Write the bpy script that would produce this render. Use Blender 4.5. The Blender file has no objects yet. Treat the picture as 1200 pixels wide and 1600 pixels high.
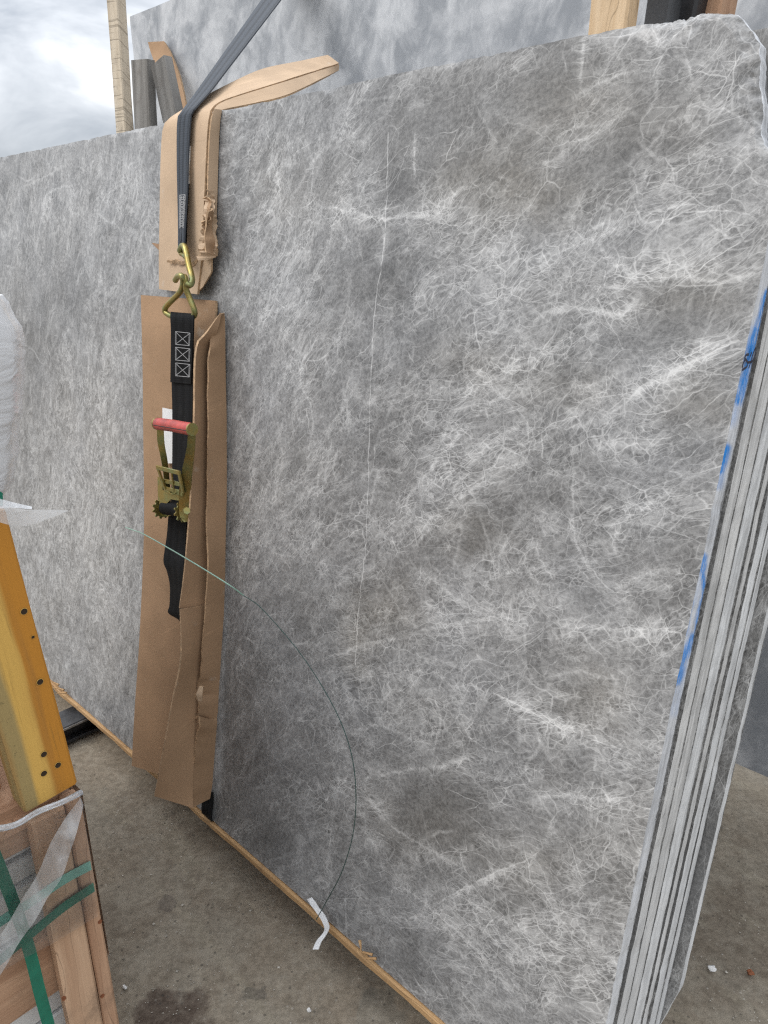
import bpy, math, random
import numpy as np
from mathutils import Matrix, Vector, noise as mnoise
R = math.radians
random.seed(7); RNG = np.random.default_rng(7)
sc = bpy.context.scene
COL = sc.collection

# ------------------------------------------------------------------ camera
FPX = 1157.0; CX, CY = 600.0, 800.0            # photograph is 1200 x 1600
PIT = math.atan(409 / FPX)
HC = 1.40
cam = bpy.data.cameras.new('camera'); camo = bpy.data.objects.new('camera', cam); COL.objects.link(camo)
cam.sensor_fit = 'VERTICAL'; cam.sensor_height = 24; cam.lens = 24 * FPX / 1600
cam.clip_start = 0.02; cam.clip_end = 5000
camo.location = (0, 0, HC); camo.rotation_euler = (math.pi / 2 - PIT, 0, 0)
sc.camera = camo

# ------------------------------------------------------------------ world and sun
SUN_EL, SUN_AZ = R(52), R(-112)                 # azimuth measured from +Y towards +X
world = bpy.data.worlds.new('World'); sc.world = world; world.use_nodes = True
wn = world.node_tree; wn.nodes.clear()
def wnode(t, **kw):
    n = wn.nodes.new(t)
    for k, v in kw.items(): setattr(n, k, v)
    return n
sky = wnode('ShaderNodeTexSky', sky_type='NISHITA', sun_disc=False, sun_elevation=SUN_EL, sun_rotation=SUN_AZ)
wtc = wnode('ShaderNodeTexCoord')
wmap = wnode('ShaderNodeMapping'); wmap.inputs['Scale'].default_value = (1, 1, 2.3); wmap.inputs['Location'].default_value = (0.35, 0.4, 0.12)
wn.links.new(wtc.outputs['Generated'], wmap.inputs['Vector'])
wno = wnode('ShaderNodeTexNoise'); wno.inputs['Scale'].default_value = 4.2; wno.inputs['Detail'].default_value = 7; wno.inputs['Roughness'].default_value = .52; wno.inputs['Distortion'].default_value = .5
wn.links.new(wmap.outputs[0], wno.inputs['Vector'])
wr = wnode('ShaderNodeValToRGB')
e = wr.color_ramp.elements
e[0].position = .36; e[0].color = (3.5, 3.8, 4.25, 1)
e[1].position = .63; e[1].color = (10.2, 10.2, 10.1, 1)
k = e.new(.50); k.color = (6.3, 6.55, 6.9, 1)
wn.links.new(wno.outputs[0], wr.inputs[0])
wmx = wnode('ShaderNodeMix', data_type='RGBA'); wmx.inputs['Factor'].default_value = .9
wn.links.new(sky.outputs[0], wmx.inputs['A']); wn.links.new(wr.outputs[0], wmx.inputs['B'])
wbg = wnode('ShaderNodeBackground'); wbg.inputs['Strength'].default_value = .1
# overcast luminance: brighter towards the zenith, (1 + 2 sin h) / 3
wsx = wnode('ShaderNodeSeparateXYZ'); wn.links.new(wtc.outputs['Generated'], wsx.inputs[0])
wz = wnode('ShaderNodeMapRange'); wz.inputs['From Min'].default_value = 0; wz.inputs['From Max'].default_value = 1; wz.inputs['To Min'].default_value = .72; wz.inputs['To Max'].default_value = 2.16
wn.links.new(wsx.outputs[2], wz.inputs['Value'])
wml = wnode('ShaderNodeMix', data_type='RGBA', blend_type='MULTIPLY'); wml.inputs['Factor'].default_value = 1
wn.links.new(wmx.outputs['Result'], wml.inputs['A']); wn.links.new(wz.outputs[0], wml.inputs['B'])
wn.links.new(wml.outputs['Result'], wbg.inputs['Color'])
wo = wnode('ShaderNodeOutputWorld'); wn.links.new(wbg.outputs[0], wo.inputs['Surface'])

sun = bpy.data.lights.new('sun', 'SUN'); suno = bpy.data.objects.new('sun', sun); COL.objects.link(suno)
sun.energy = 1.0; sun.angle = R(25); sun.color = (1, .97, .93)
sd = Vector((math.sin(SUN_AZ) * math.cos(SUN_EL), math.cos(SUN_AZ) * math.cos(SUN_EL), math.sin(SUN_EL)))
suno.rotation_euler = sd.to_track_quat('Z', 'Y').to_euler(); suno.location = (-4, -2, 8)

sc.view_settings.view_transform = 'Standard'; sc.view_settings.look = 'None'
sc.view_settings.exposure = 0.58; sc.view_settings.gamma = 1
sc.render.engine = 'CYCLES'
sc.cycles.use_denoising = False; sc.cycles.filter_width = 1.25; sc.cycles.transparent_max_bounces = 12; sc.cycles.max_bounces = 5; sc.cycles.diffuse_bounces = 3; sc.cycles.glossy_bounces = 3

# ------------------------------------------------------------------ geometry of the view (pixels -> directions)
fr = np.array([1., 0, 0]); ff = np.array([0, math.cos(PIT), -math.sin(PIT)]); fu = np.array([0, math.sin(PIT), math.cos(PIT)])
CAM = np.array([0, 0, HC])
def ray(x, y): return (x - CX) * fr - (y - CY) * fu + FPX * ff
SH = ray(-690, 391); SH /= np.linalg.norm(SH)                      # along the slab, to the far end
SV = ray(119, 5600); SV -= SH * (SV @ SH); SV /= np.linalg.norm(SV)
UP = -SV                                                           # up the leaning slab
SN = np.cross(SH, UP); SN /= np.linalg.norm(SN)
if SN @ ray(600, 800) < 0: SN = -SN                                # into the stack
UU = -SH                                                           # u axis, towards the near end
ZB = .112
_d = ray(330, 1280); P0 = CAM + _d * ((ZB - HC) / _d[2])
NH = np.array([SN[0], SN[1], 0]); NH /= np.linalg.norm(NH)         # horizontal direction into the stack
def S(x, y, w=0.0):                       # pixel -> (u, v) on the plane at depth w of the slab
    d = ray(x, y); t = ((P0 + SN * w - CAM) @ SN) / (d @ SN); q = CAM + d * t - P0
    return np.array([q @ UU, w, q @ UP])
def W(u, w, v): return P0 + UU * u + SN * w + UP * v
def P(x, y, w=0.0): return W(*S(x, y, w))
def G(x, y, z=0.0):
    d = ray(x, y); return CAM + d * ((z - HC) / d[2])
def onplane(x, y, p, n):
    d = ray(x, y); return CAM + d * (((np.array(p) - CAM) @ np.array(n)) / (d @ np.array(n)))
def pix(p):
    q = np.asarray(p) - CAM; z = q @ ff
    return np.stack([CX + FPX * (q @ fr) / z, CY - FPX * (q @ fu) / z], -1)
MS = Matrix(((UU[0], SN[0], UP[0], P0[0]), (UU[1], SN[1], UP[1], P0[1]), (UU[2], SN[2], UP[2], P0[2]), (0, 0, 0, 1)))
print('u at near edge', [S(948, 1600)[0], S(1078, 960)[0], S(1152, 600)[0], S(1184, 460)[0]])
UE = float(np.mean([S(948, 1600)[0], S(1078, 960)[0], S(1152, 600)[0], S(1184, 460)[0]]))
VT = float(S(530, 135)[2])
def Eend(x, y, u=None):                   # pixel -> (w, v) on the end plane u
    u = UE if u is None else u
    p = P0 + UU * u; q = onplane(x, y, p, UU) - P0
    return q @ SN, q @ UP

# ------------------------------------------------------------------ node helpers
class NT:
    def __init__(s, name):
        s.m = bpy.data.materials.new(name); s.m.use_nodes = True; s.t = s.m.node_tree; s.t.nodes.clear()
        s.out = s.t.nodes.new('ShaderNodeOutputMaterial')
    def n(s, typ, ins=None, **props):
        nd = s.t.nodes.new('ShaderNode' + typ)
        for k, v in props.items(): setattr(nd, k, v)
        for k, v in (ins or {}).items(): s.set(nd.inputs[k], v)
        return nd
    def set(s, inp, v):
        if isinstance(v, bpy.types.NodeSocket): s.t.links.new(v, inp)
        elif isinstance(v, bpy.types.Node): s.t.links.new(v.outputs[0], inp)
        else: inp.default_value = v
    def math(s, op, a, b=None, c=None, clamp=False):
        nd = s.t.nodes.new('ShaderNodeMath'); nd.operation = op; nd.use_clamp = clamp
        for i, v in enumerate((a, b, c)):
            if v is not None: s.set(nd.inputs[i], v)
        return nd.outputs[0]
    def vm(s, op, a, b=None):
        nd = s.t.nodes.new('ShaderNodeVectorMath'); nd.operation = op
        s.set(nd.inputs[0], a)
        if b is not None:
            if op == 'SCALE': s.set(nd.inputs['Scale'], b)
            else: s.set(nd.inputs[1], b)
        return nd.outputs[0]
    def noise(s, vec, scale, detail=4, rough=.55, dist=0.0, out=0):
        nd = s.n('TexNoise', {'Scale': scale, 'Detail': detail, 'Roughness': rough, 'Distortion': dist})
        if vec is not None: s.set(nd.inputs['Vector'], vec)
        return nd.outputs[out]
    def map(s, vec, scale=(1, 1, 1), rot=(0, 0, 0), loc=(0, 0, 0)):
        return s.n('Mapping', {'Vector': vec, 'Scale': scale, 'Rotation': rot, 'Location': loc}).outputs[0]
    def ss(s, v, a, b, lo=0.0, hi=1.0):
        return s.n('MapRange', {'Value': v, 'From Min': a, 'From Max': b, 'To Min': lo, 'To Max': hi}, interpolation_type='SMOOTHSTEP').outputs[0]
    def mix(s, f, a, b, blend='MIX'):
        nd = s.t.nodes.new('ShaderNodeMix'); nd.data_type = 'RGBA'; nd.blend_type = blend
        s.set(nd.inputs['Factor'], f)
        for i, v in ((6, a), (7, b)):
            if isinstance(v, tuple) and len(v) == 3: v = v + (1,)
            s.set(nd.inputs[i], v)
        return nd.outputs[2]
    def obj(s): return s.n('TexCoord').outputs['Object']
    def attr(s, name): return s.n('Attribute', attribute_name=name).outputs['Fac']
    def bump(s, h, strength=.3, dist=.01):
        return s.n('Bump', {'Height': h, 'Strength': strength, 'Distance': dist}).outputs[0]
    def bsdf(s, color, rough=.6, normal=None, metal=0.0, spec=.5, **kw):
        b = s.n('BsdfPrincipled')
        if isinstance(color, tuple) and len(color) == 3: color = color + (1,)
        s.set(b.inputs['Base Color'], color); s.set(b.inputs['Roughness'], rough); s.set(b.inputs['Metallic'], metal)
        s.set(b.inputs['Specular IOR Level'], spec)
        if normal is not None: s.set(b.inputs['Normal'], normal)
        for k, v in kw.items(): s.set(b.inputs[k], v)
        s.t.links.new(b.outputs[0], s.out.inputs['Surface'])
        return b

# ------------------------------------------------------------------ stone
def stone(name, drawn=False, seed=0.0, bluish=0.0, gain=1.0):
    s = NT(name)
    oc = s.vm('ADD', s.obj(), (seed, 0, seed * 1.3)); xyz = s.n('SeparateXYZ', {0: oc}).outputs
    p2 = s.n('CombineXYZ', {0: xyz[0], 1: xyz[2], 2: 0.0}).outputs[0]
    def n2(v, sc_, det=3, r=.55, dist=0.0, out=0):
        nd = s.n('TexNoise', {'Vector': v, 'Scale': sc_, 'Detail': det, 'Roughness': r, 'Distortion': dist}, noise_dimensions='2D'); return nd.outputs[out]
    if drawn:
        fl = s.n('Attribute', attribute_name='flow').outputs['Vector']; am = s.n('SeparateColor', {0: s.n('Attribute', attribute_name='maskc').outputs['Color']}).outputs
        dens, m1, m2 = am[0], am[1], am[2]; lf = s.n('SeparateXYZ', {0: fl}).outputs[2]; sdn = s.n('Attribute', attribute_name='sdv'); sd = s.n('SeparateColor', {0: sdn.outputs['Color']}).outputs; vein = s.attr('vein'); tone = s.attr('tone'); broad = s.attr('broad'); shade = s.attr('shade')
    else:
        fl = s.vm('ADD', s.map(p2, scale=(1, .5, 1), rot=(0, 0, R(20))), s.vm('SCALE', s.vm('SUBTRACT', n2(p2, 4, 3, out=1), (.5, .5, .5)), .04))
        big = s.n('SeparateColor', {0: n2(p2, 3.1, 4, .6, out=1)}).outputs
        dens = s.ss(big[0], .36, .64); m1 = s.ss(big[1], .38, .6); m2 = s.ss(big[2], .38, .6); lf = 0.0; vein = 0.0; tone = big[1]; broad = 0.0; shade = s.ss(big[2], .2, .8, .85, 1.12)
    jit = s.vm('SCALE', s.vm('SUBTRACT', n2(p2, 70, 2, .5, out=1), (.5, .5, .5)), .0026)
    fj = s.vm('ADD', fl, jit)
    def edge(v, sc_, wd):
        e_ = s.n('TexVoronoi', {'Vector': v, 'Scale': sc_, 'Randomness': 1.0}, feature='DISTANCE_TO_EDGE', voronoi_dimensions='2D').outputs['Distance']
        return s.ss(e_, 0, wd, 1, 0)
    def iso(v, sc_, wd, det=4, r=.58):
        return s.ss(s.math('ABSOLUTE', s.math('SUBTRACT', n2(v, sc_, det, r), .5)), 0, wd, 1, 0)
    fine = s.n('SeparateColor', {0: n2(fl, 30, 4, .72, out=1)}).outputs
    k1 = s.ss(fine[0], .38, .58); k2 = s.ss(fine[1], .36, .56); k3 = s.ss(fine[2], .36, .66)
    V1 = edge(fj, 16, .015); V2 = edge(s.vm('ADD', fj, (3, 7, 0)), 58, .050); V3 = edge(s.vm('ADD', fj, (9, 2, 0)), 140, .110)
    fr2 = s.map(fj, rot=(0, 0, R(31)), scale=(1.25, .62, 1), loc=(5, 5, 0)); I1 = edge(fr2, 27, .023); I2 = edge(s.vm('ADD', fr2, (2, 9, 0)), 90, .075)
    t1 = s.math('MULTIPLY', s.math('MAXIMUM', s.math('MULTIPLY', V1, m1), s.math('MULTIPLY', I1, m2)), s.math('MULTIPLY_ADD', k1, .65, .20))
    d1 = s.math('MULTIPLY_ADD', dens, .95, .16)
    t2 = s.math('MULTIPLY', s.math('MAXIMUM', s.math('MULTIPLY', V2, k2), s.math('MULTIPLY', I2, k1)), d1)
    t3 = s.math('MULTIPLY', s.math('MULTIPLY', V3, k3), s.math('MULTIPLY_ADD', dens, .9, .06))
    speck = s.ss(n2(s.vm('ADD', fj, (1, 8, 0)), 105, 4, .78), .43, .66)
    t4 = s.math('MULTIPLY', s.math('MULTIPLY', speck, s.math('MULTIPLY_ADD', k3, .7, .3)), dens)
    t = s.math('ADD', s.math('MULTIPLY', s.math('MULTIPLY', t1, s.math('MULTIPLY_ADD', dens, .4, .6)), 1.0), s.math('MULTIPLY', t2, .60))
    t = s.math('ADD', t, s.math('MULTIPLY', t3, .50))
    t = s.math('MULTIPLY', t, s.math('MULTIPLY_ADD', lf, -.22, .78))
    speck2 = s.ss(n2(s.vm('ADD', fl, (4, 3, 0)), 46, 6, .75), .44, .64)
    t = s.math('ADD', t, s.math('MULTIPLY', s.math('ADD', s.math('MULTIPLY', t4, .44), s.math('MULTIPLY', s.math('MULTIPLY', speck2, s.math('MULTIPLY_ADD', dens, .8, .2)), .36)), s.math('MULTIPLY_ADD', lf, .25, 1.0)))
    if drawn:
        brk = s.ss(fine[2], .34, .56, .35, 1.0)
        wb = s.math('MAXIMUM', s.math('MAXIMUM', V2, V3), speck)
        t = s.math('ADD', t, s.math('MULTIPLY', s.math('MULTIPLY', vein, s.math('MULTIPLY_ADD', wb, .40, .60)), s.math('MULTIPLY', brk, .80)))
        bk = s.math('ADD', s.math('MULTIPLY', speck, .55), s.math('MAXIMUM', s.math('MULTIPLY', V2, .8), s.math('MULTIPLY', V3, .7)), clamp=True)
        t = s.math('ADD', t, s.math('MULTIPLY', broad, s.math('ADD', s.math('MULTIPLY_ADD', bk, .80, .16), s.math('MULTIPLY', lf, .08))))
    if drawn:
        for ch, wd, am in ((sd[0], .0015, .60), (sd[1], .0024, .55), (sd[2], .0018, .5), (sdn.outputs['Alpha'], .0018, .5)):
            ln = s.ss(s.math('ABSOLUTE', s.math('ADD', ch, s.math('MULTIPLY_ADD', fine[1], .006, -.003))), wd * .2, wd, 1, 0)
            t = s.math('ADD', t, s.math('MULTIPLY', ln, s.math('MULTIPLY', s.ss(fine[2], .34, .54, .22, 1.0), am)))
    t = s.math('MULTIPLY', t, gain)
    t = s.math('DIVIDE', t, s.math('ADD', .92, s.math('MULTIPLY', t, .40)), clamp=True)
    base = s.mix(tone, (.184, .186, .190), (.150, .141, .127))
    g = s.math('MULTIPLY', shade, s.ss(n2(s.vm('ADD', p2, (2, 2, 0)), 150, 4, .8), .30, .70, .70, 1.30))
    g = s.math('MULTIPLY', g, s.ss(fine[1], .3, .7, 1.10, .84))
    base = s.mix(1.0, base, s.n('CombineColor', {0: g, 1: g, 2: g}).outputs[0], 'MULTIPLY')
    spk = s.ss(n2(s.vm('ADD', fl, (8, 2, 0)), 58, 3, .6), .71, .77)
    base = s.mix(s.math('MULTIPLY', spk, .45), base, (.075, .072, .070))
    light = s.mix(tone, (.610, .612, .610), (.630, .618, .590))
    col = s.mix(t, base, light)
    if bluish: col = s.mix(bluish, col, (.46, .51, .57))
    s.bsdf(col, s.ss(fine[0], .2, .8, .30, .46), s.bump(s.math('ADD', t, fine[1]), .08, .003), spec=.42)
    return s.m

def edge_mat(name, paint=False, tint=(.52, .53, .545)):
    s = NT(name); oc = s.obj()
    st = s.noise(s.map(oc, (60, 160, 5)), 1, 5, .65)
    st2 = s.noise(s.map(oc, (9, 9, 2.5)), 1, 4, .6)
    f = s.math('ADD', s.math('MULTIPLY', st, .55), s.math('MULTIPLY', st2, .5))
    col = s.mix(s.ss(f, .32, .66), tuple(c * .62 for c in tint), tuple(min(.8, c * 1.28) for c in tint))
    mo = s.ss(s.noise(s.map(oc, (1, 1, .5)), 34, 5, .68), .42, .66); col = s.mix(s.math('MULTIPLY', mo, .5), col, tuple(c * .52 for c in tint))
    lowp = s.ss(s.n('SeparateXYZ', {0: s.vm('ADD', oc, s.vm('SCALE', s.noise(oc, 5, 4, out=1), .5))}).outputs[2], .35, .95, 1, 0); col = s.mix(s.math('MULTIPLY', lowp, .45), col, (.60, .61, .62))
    pit = s.ss(s.noise(s.map(oc, (1, 1, .35)), 160, 3, .7), .66, .72)
    col = s.mix(s.math('MULTIPLY', pit, .6), col, (.12, .12, .12))
    if paint:
        pa = s.attr('paint')
        col = s.mix(s.math('MULTIPLY', pa, s.ss(s.noise(s.map(oc, (1, 1, .3)), 110, 4, .7), .30, .58, .30, 1)), col, (.022, .23, .66))
    s.bsdf(col, .75, s.bump(s.math('ADD', st, s.noise(oc, 90, 4, .7)), .35, .004), spec=.3)
    return s.m

# ------------------------------------------------------------------ other materials
def concrete():
    s = NT('concrete'); oc = s.obj()
    a = s.noise(oc, 1.3, 6, .62, .4); b = s.noise(oc, 5.5, 6, .65); c = s.noise(oc, 60, 5, .75)
    col = s.mix(s.ss(a, .35, .66), (.176, .144, .108), (.300, .250, .188))
    col = s.mix(s.ss(b, .42, .62), col, s.mix(.5, col, (.33, .295, .235)))
    dark = s.ss(s.noise(s.vm('ADD', oc, (4, 9, 1)), 3.1, 6, .62, .6), .57, .68)
    col = s.mix(s.math('MULTIPLY', dark, .7), col, (.062, .052, .042))
    streak = s.ss(s.noise(s.map(s.map(oc, rot=(0, 0, R(45))), (1.2, 9, 1)), 2.2, 5, .6), .52, .66)
    col = s.mix(s.math('MULTIPLY', streak, .5), col, (.30, .262, .195))
    def spot(p, r, colr, amt):
        d = s.n('VectorMath', {0: s.vm('ADD', oc, s.vm('SCALE', s.vm('SUBTRACT', s.noise(oc, 12, 4, out=1), (.5, .5, .5)), .10)), 1: tuple(p)}, operation='DISTANCE').outputs['Value']
        return s.mix(s.math('MULTIPLY', s.ss(d, r * .8, r, 1, 0), amt), col, colr)
    for px, py, r, cc, am in ((262, 1590, .065, (.075, .05, .037), .7), (275, 1600, .08, (.075, .05, .037), .65), (396, 1552, .018, (.05, .048, .045), .45), (262, 1412, .022, (.07, .055, .055), .4), (590, 1580, .05, (.19, .18, .15), .5)):
        col = spot(G(px, py), r, cc, am)
    ag = s.n('TexVoronoi', {'Vector': oc, 'Scale': 95.0, 'Randomness': 1.0})
    rnd = s.n('SeparateColor', {0: ag.outputs['Color']}).outputs[0]
    sp = s.math('MULTIPLY', s.ss(ag.outputs['Distance'], .16, .28, 1, 0), s.ss(rnd, .72, .95))
    sp = s.math('MULTIPLY', sp, s.ss(s.noise(oc, 4, 3), .38, .62))
    col = s.mix(s.math('MULTIPLY', sp, .75), col, (.44, .41, .36))
    dsp = s.math('MULTIPLY', s.ss(ag.outputs['Distance'], .2, .34, 1, 0), s.ss(rnd, .20, .05))
    col = s.mix(s.math('MULTIPLY', dsp, .6), col, (.03, .028, .025))
    col = s.mix(s.ss(c, .36, .64), s.mix(.26, col, (.02, .018, .015)), s.mix(.12, col, (.40, .36, .30)))
    h = s.math('ADD', s.math('MULTIPLY', c, .6), s.math('ADD', s.math('MULTIPLY', sp, .8), b))
    dust = s.ss(s.noise(s.vm('ADD', oc, (2, 7, 3)), 17, 6, .75), .48, .68); col = s.mix(s.math('MULTIPLY', dust, .35), col, (.36, .325, .265))
    s.bsdf(col, s.ss(a, .3, .7, .72, .92), s.bump(s.math('ADD', h, s.noise(oc, 22, 5, .7)), .35, .007), spec=.25)
    return s.m

def wood(name, light, dark, sawn=False, grey=0.0, knots=True, ring=9.0):
    s = NT(name); oc = s.obj()                      # x is the grain direction
    wv = s.vm('ADD', oc, s.vm('SCALE', s.vm('SUBTRACT', s.noise(s.map(oc, (1.4, 5, 5)), 1.5, 3, out=1), (.5, .5, .5)), .09))
    g = s.noise(s.map(wv, (1.0, ring * 2.2, ring * 2.2)), 1.6, 4, .55, .3)
    fine = s.noise(s.map(oc, (7, 210, 210)), 1, 4, .7)
    f = s.math('ADD', s.math('MULTIPLY', g, .75), s.math('MULTIPLY', fine, .35))
    col = s.mix(s.ss(f, .35, .74), dark, light)
    big = s.noise(s.map(oc, (1.2, 6, 6)), 1.3, 3)
    col = s.mix(s.math('MULTIPLY', s.ss(big, .45, .7), .4), col, tuple(c * .66 for c in light))
    if knots:
        kv = s.n('TexVoronoi', {'Vector': s.map(wv, (3.2, 9, 9)), 'Scale': 1.0})
        kr = s.n('SeparateColor', {0: kv.outputs['Color']}).outputs[0]
        kk = s.math('MULTIPLY', s.ss(kv.outputs['Distance'], .04, .14, 1, 0), s.ss(kr, .62, .7))
        col = s.mix(s.math('MULTIPLY', kk, .75), col, tuple(c * .28 for c in dark))
    h = s.math('ADD', fine, s.math('MULTIPLY', g, .5))
    if sawn:
        sw = s.noise(s.map(s.map(oc, rot=(0, R(38), 0)), (150, 5, 5)), 1, 2, .5)
        sl = s.ss(sw, .56, .64); col = s.mix(s.math('MULTIPLY', sl, .55), col, tuple(c * .45 for c in dark)); h = s.math('SUBTRACT', h, sl)
    if grey: col = s.mix(grey, col, s.mix(s.ss(f, .3, .75), (.115, .115, .115), (.27, .27, .265)))
    dirt = s.ss(s.noise(oc, 7, 6, .7), .52, .72)
    col = s.mix(s.math('MULTIPLY', dirt, .5), col, (.09, .065, .05))
    crk = s.ss(s.math('ABSOLUTE', s.math('SUBTRACT', s.noise(s.map(wv, (.7, 16, 16)), 1, 3, .5), .5)), 0, .008, 1, 0); col = s.mix(s.math('MULTIPLY', crk, .5), col, tuple(c * .3 for c in dark))
    s.bsdf(col, .72, s.bump(h, .35, .004), spec=.3)
    return s.m

def stained_beam():
    s = NT('stained_timber'); oc = s.obj()
    wv = s.vm('ADD', oc, s.vm('SCALE', s.vm('SUBTRACT', s.noise(s.map(oc, (1.4, 9, 9)), 1.5, 4, out=1), (.5, .5, .5)), .030))
    g = s.noise(s.map(wv, (1.0, 22, 22)), 1.5, 4, .55, .2); fine = s.noise(s.map(oc, (8, 230, 230)), 1, 4, .7)
    y = s.n('SeparateXYZ', {0: wv}).outputs[1]
    col = s.mix(s.ss(y, -.020, -.004), s.mix(s.ss(y, .010, .022), (.56, .33, .075), (.47, .20, .030)), (.56, .33, .075))
    col = s.mix(s.ss(y, -.014, -.021), s.mix(s.ss(y, .005, .012), (.63, .39, .10), (.49, .215, .032)), (.34, .255, .11))
    col = s.mix(s.math('MULTIPLY', s.ss(g, .46, .66), .5), col, (.34, .16, .04))
    col = s.mix(s.math('MULTIPLY', s.ss(fine, .55, .75), .4), col, (.20, .12, .035))
    dz = s.ss(s.noise(oc, 160, 3, .7), .6, .7)
    col = s.mix(s.math('MULTIPLY', dz, s.ss(y, -.01, -.03, 0.05, .55)), col, (.10, .085, .04))
    s.bsdf(col, .7, s.bump(s.math('ADD', fine, g), .4, .004), spec=.25)
    return s.m

def cardboard(name, col=(.345, .222, .134), flute=True):
    s = NT(name); oc = s.obj()
    a = s.noise(oc, 5, 5, .6); fib = s.noise(s.map(oc, (1, 1, .25)), 150, 4, .7)
    c1 = s.mix(s.ss(a, .3, .72), tuple(c * .86 for c in col), tuple(min(1, c * 1.10) for c in col))
    c1 = s.mix(s.math('MULTIPLY', s.ss(fib, .45, .7), .12), c1, tuple(c * .72 for c in col))
    sm = s.ss(s.noise(s.vm('ADD', oc, (3, 3, 3)), 14, 5, .65), .64, .74)
    c1 = s.mix(s.math('MULTIPLY', sm, .35), c1, (.50, .44, .37))
    dirt = s.ss(s.noise(s.vm('ADD', oc, (1, 7, 3)), 9, 6, .7), .60, .76)
    c1 = s.mix(s.math('MULTIPLY', dirt, .4), c1, (.16, .10, .06))
    sc1 = s.ss(s.noise(s.map(s.map(oc, rot=(.3, .5, .2)), (3, 3, 26)), 2, 4, .7), .62, .68); c1 = s.mix(s.math('MULTIPLY', sc1, .30), c1, tuple(min(1, c * 1.5) for c in col))
    bl = s.ss(s.noise(s.vm('ADD', oc, (6, 1, 8)), 3.2, 4, .6), .5, .72); c1 = s.mix(s.math('MULTIPLY', bl, .35), c1, tuple(c * .55 for c in col))
    fl = s.n('TexWave', {'Vector': s.map(oc, (1, 1, 1)), 'Scale': 42.0, 'Distortion': .6, 'Detail': 1.0}, bands_direction='Z').outputs[1]
    cr = s.noise(s.map(oc, (1, 1, 2.2)), 7, 4, .6, 1.2)
    h = s.math('ADD', s.math('MULTIPLY', fl, .035), s.math('ADD', s.math('MULTIPLY', cr, 1.2), s.math('MULTIPLY', fib, .15)))
    crz = s.ss(s.math('ABSOLUTE', s.math('SUBTRACT', s.noise(s.map(oc, (1, 1, 2.0)), 3.0, 1, .4), .5)), 0, .008, 1, 0)
    s.bsdf(s.mix(s.math('MULTIPLY', crz, .10), c1, tuple(c * .6 for c in col)), .85, s.bump(s.math('SUBTRACT', h, s.math('MULTIPLY', crz, .25)), .09, .006), spec=.15)
    return s.m

def webbing(name, col, lines=True, axis='X', rough=.55):
    s = NT(name); oc = s.obj()
    uv = s.n('UVMap', uv_map='UVMap').outputs[0]
    sx = s.n('SeparateXYZ', {0: uv}).outputs
    rib = s.math('SINE', s.math('MULTIPLY', sx[0], 6.283 * 3))
    wv = s.math('SINE', s.math('MULTIPLY', sx[1], 1400))
    c = s.mix(s.ss(rib, -.9, .2), tuple(k * .62 for k in col), tuple(min(1, k * 1.12) for k in col))
    c = s.mix(s.math('MULTIPLY', s.ss(s.noise(oc, 16, 5, .65), .5, .75), .05), c, (.20, .195, .185))
    s.bsdf(c, rough, s.bump(s.math('ADD', rib, s.math('MULTIPLY', wv, .25)), .18, .0012), spec=.18)
    return s.m

def plain(name, col, rough=.5, metal=0.0, var=.15, scale=20, bump=.1, spec=.5, **kw):
    s = NT(name); oc = s.obj()
    n = s.noise(oc, scale, 5, .65)
    c = s.mix(s.ss(n, .3, .7), tuple(k * (1 - var) for k in col), tuple(min(1, k * (1 + var)) for k in col))
    s.bsdf(c, s.ss(n, .3, .7, rough * .8, min(1, rough * 1.2)), s.bump(s.noise(oc, scale * 4, 4), bump, .002), metal=metal, spec=spec, **kw)
    return s.m

def zinc():
    s = NT('yellow_zinc'); oc = s.obj()
    n = s.noise(oc, 28, 4, .6)
    c = s.mix(s.ss(n, .35, .65), (.36, .27, .085), (.26, .29, .13))
    c = s.mix(s.math('MULTIPLY', s.ss(s.noise(oc, 60, 4), .6, .75), .5), c, (.10, .07, .03))
    s.bsdf(c, .36, s.bump(s.noise(oc, 120, 3), .12, .001), metal=.8)
    return s.m

def film(name, opacity=.25, milky=(.75, .77, .8), wr=22.0, stretch=(1, 1, 1), bs=.35, det=5, gloss=1.0, rgh=.16, tlf=.4):
    s = NT(name); oc = s.obj()
    n = s.noise(s.map(oc, stretch), wr, det, .6, 1.5)
    nb = s.bump(n, bs, .010)
    gl = s.n('BsdfGlossy', {'Color': (.9, .92, .95, 1), 'Roughness': rgh, 'Normal': nb})
    df = s.n('BsdfDiffuse', {'Color': milky + (1,), 'Normal': nb}); tl = s.n('BsdfTranslucent', {'Color': milky + (1,), 'Normal': nb})
    d2 = s.n('MixShader', {0: tlf, 1: df.outputs[0], 2: tl.outputs[0]})
    tr = s.n('BsdfTransparent', {'Color': (.95, .96, .97, 1)})
    op = s.math('ADD', opacity * .55, s.math('MULTIPLY', s.ss(n, .35, .75), opacity), clamp=True)
    m1 = s.n('MixShader', {0: op, 1: tr.outputs[0], 2: d2.outputs[0]})
    fr_ = s.n('Fresnel', {'IOR': 1.45, 'Normal': nb})
    m2 = s.n('MixShader', {0: s.math('MULTIPLY', fr_.outputs[0], gloss, clamp=True), 1: m1.outputs[0], 2: gl.outputs[0]})
    s.t.links.new(m2.outputs[0], s.out.inputs['Surface'])
    return s.m

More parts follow.
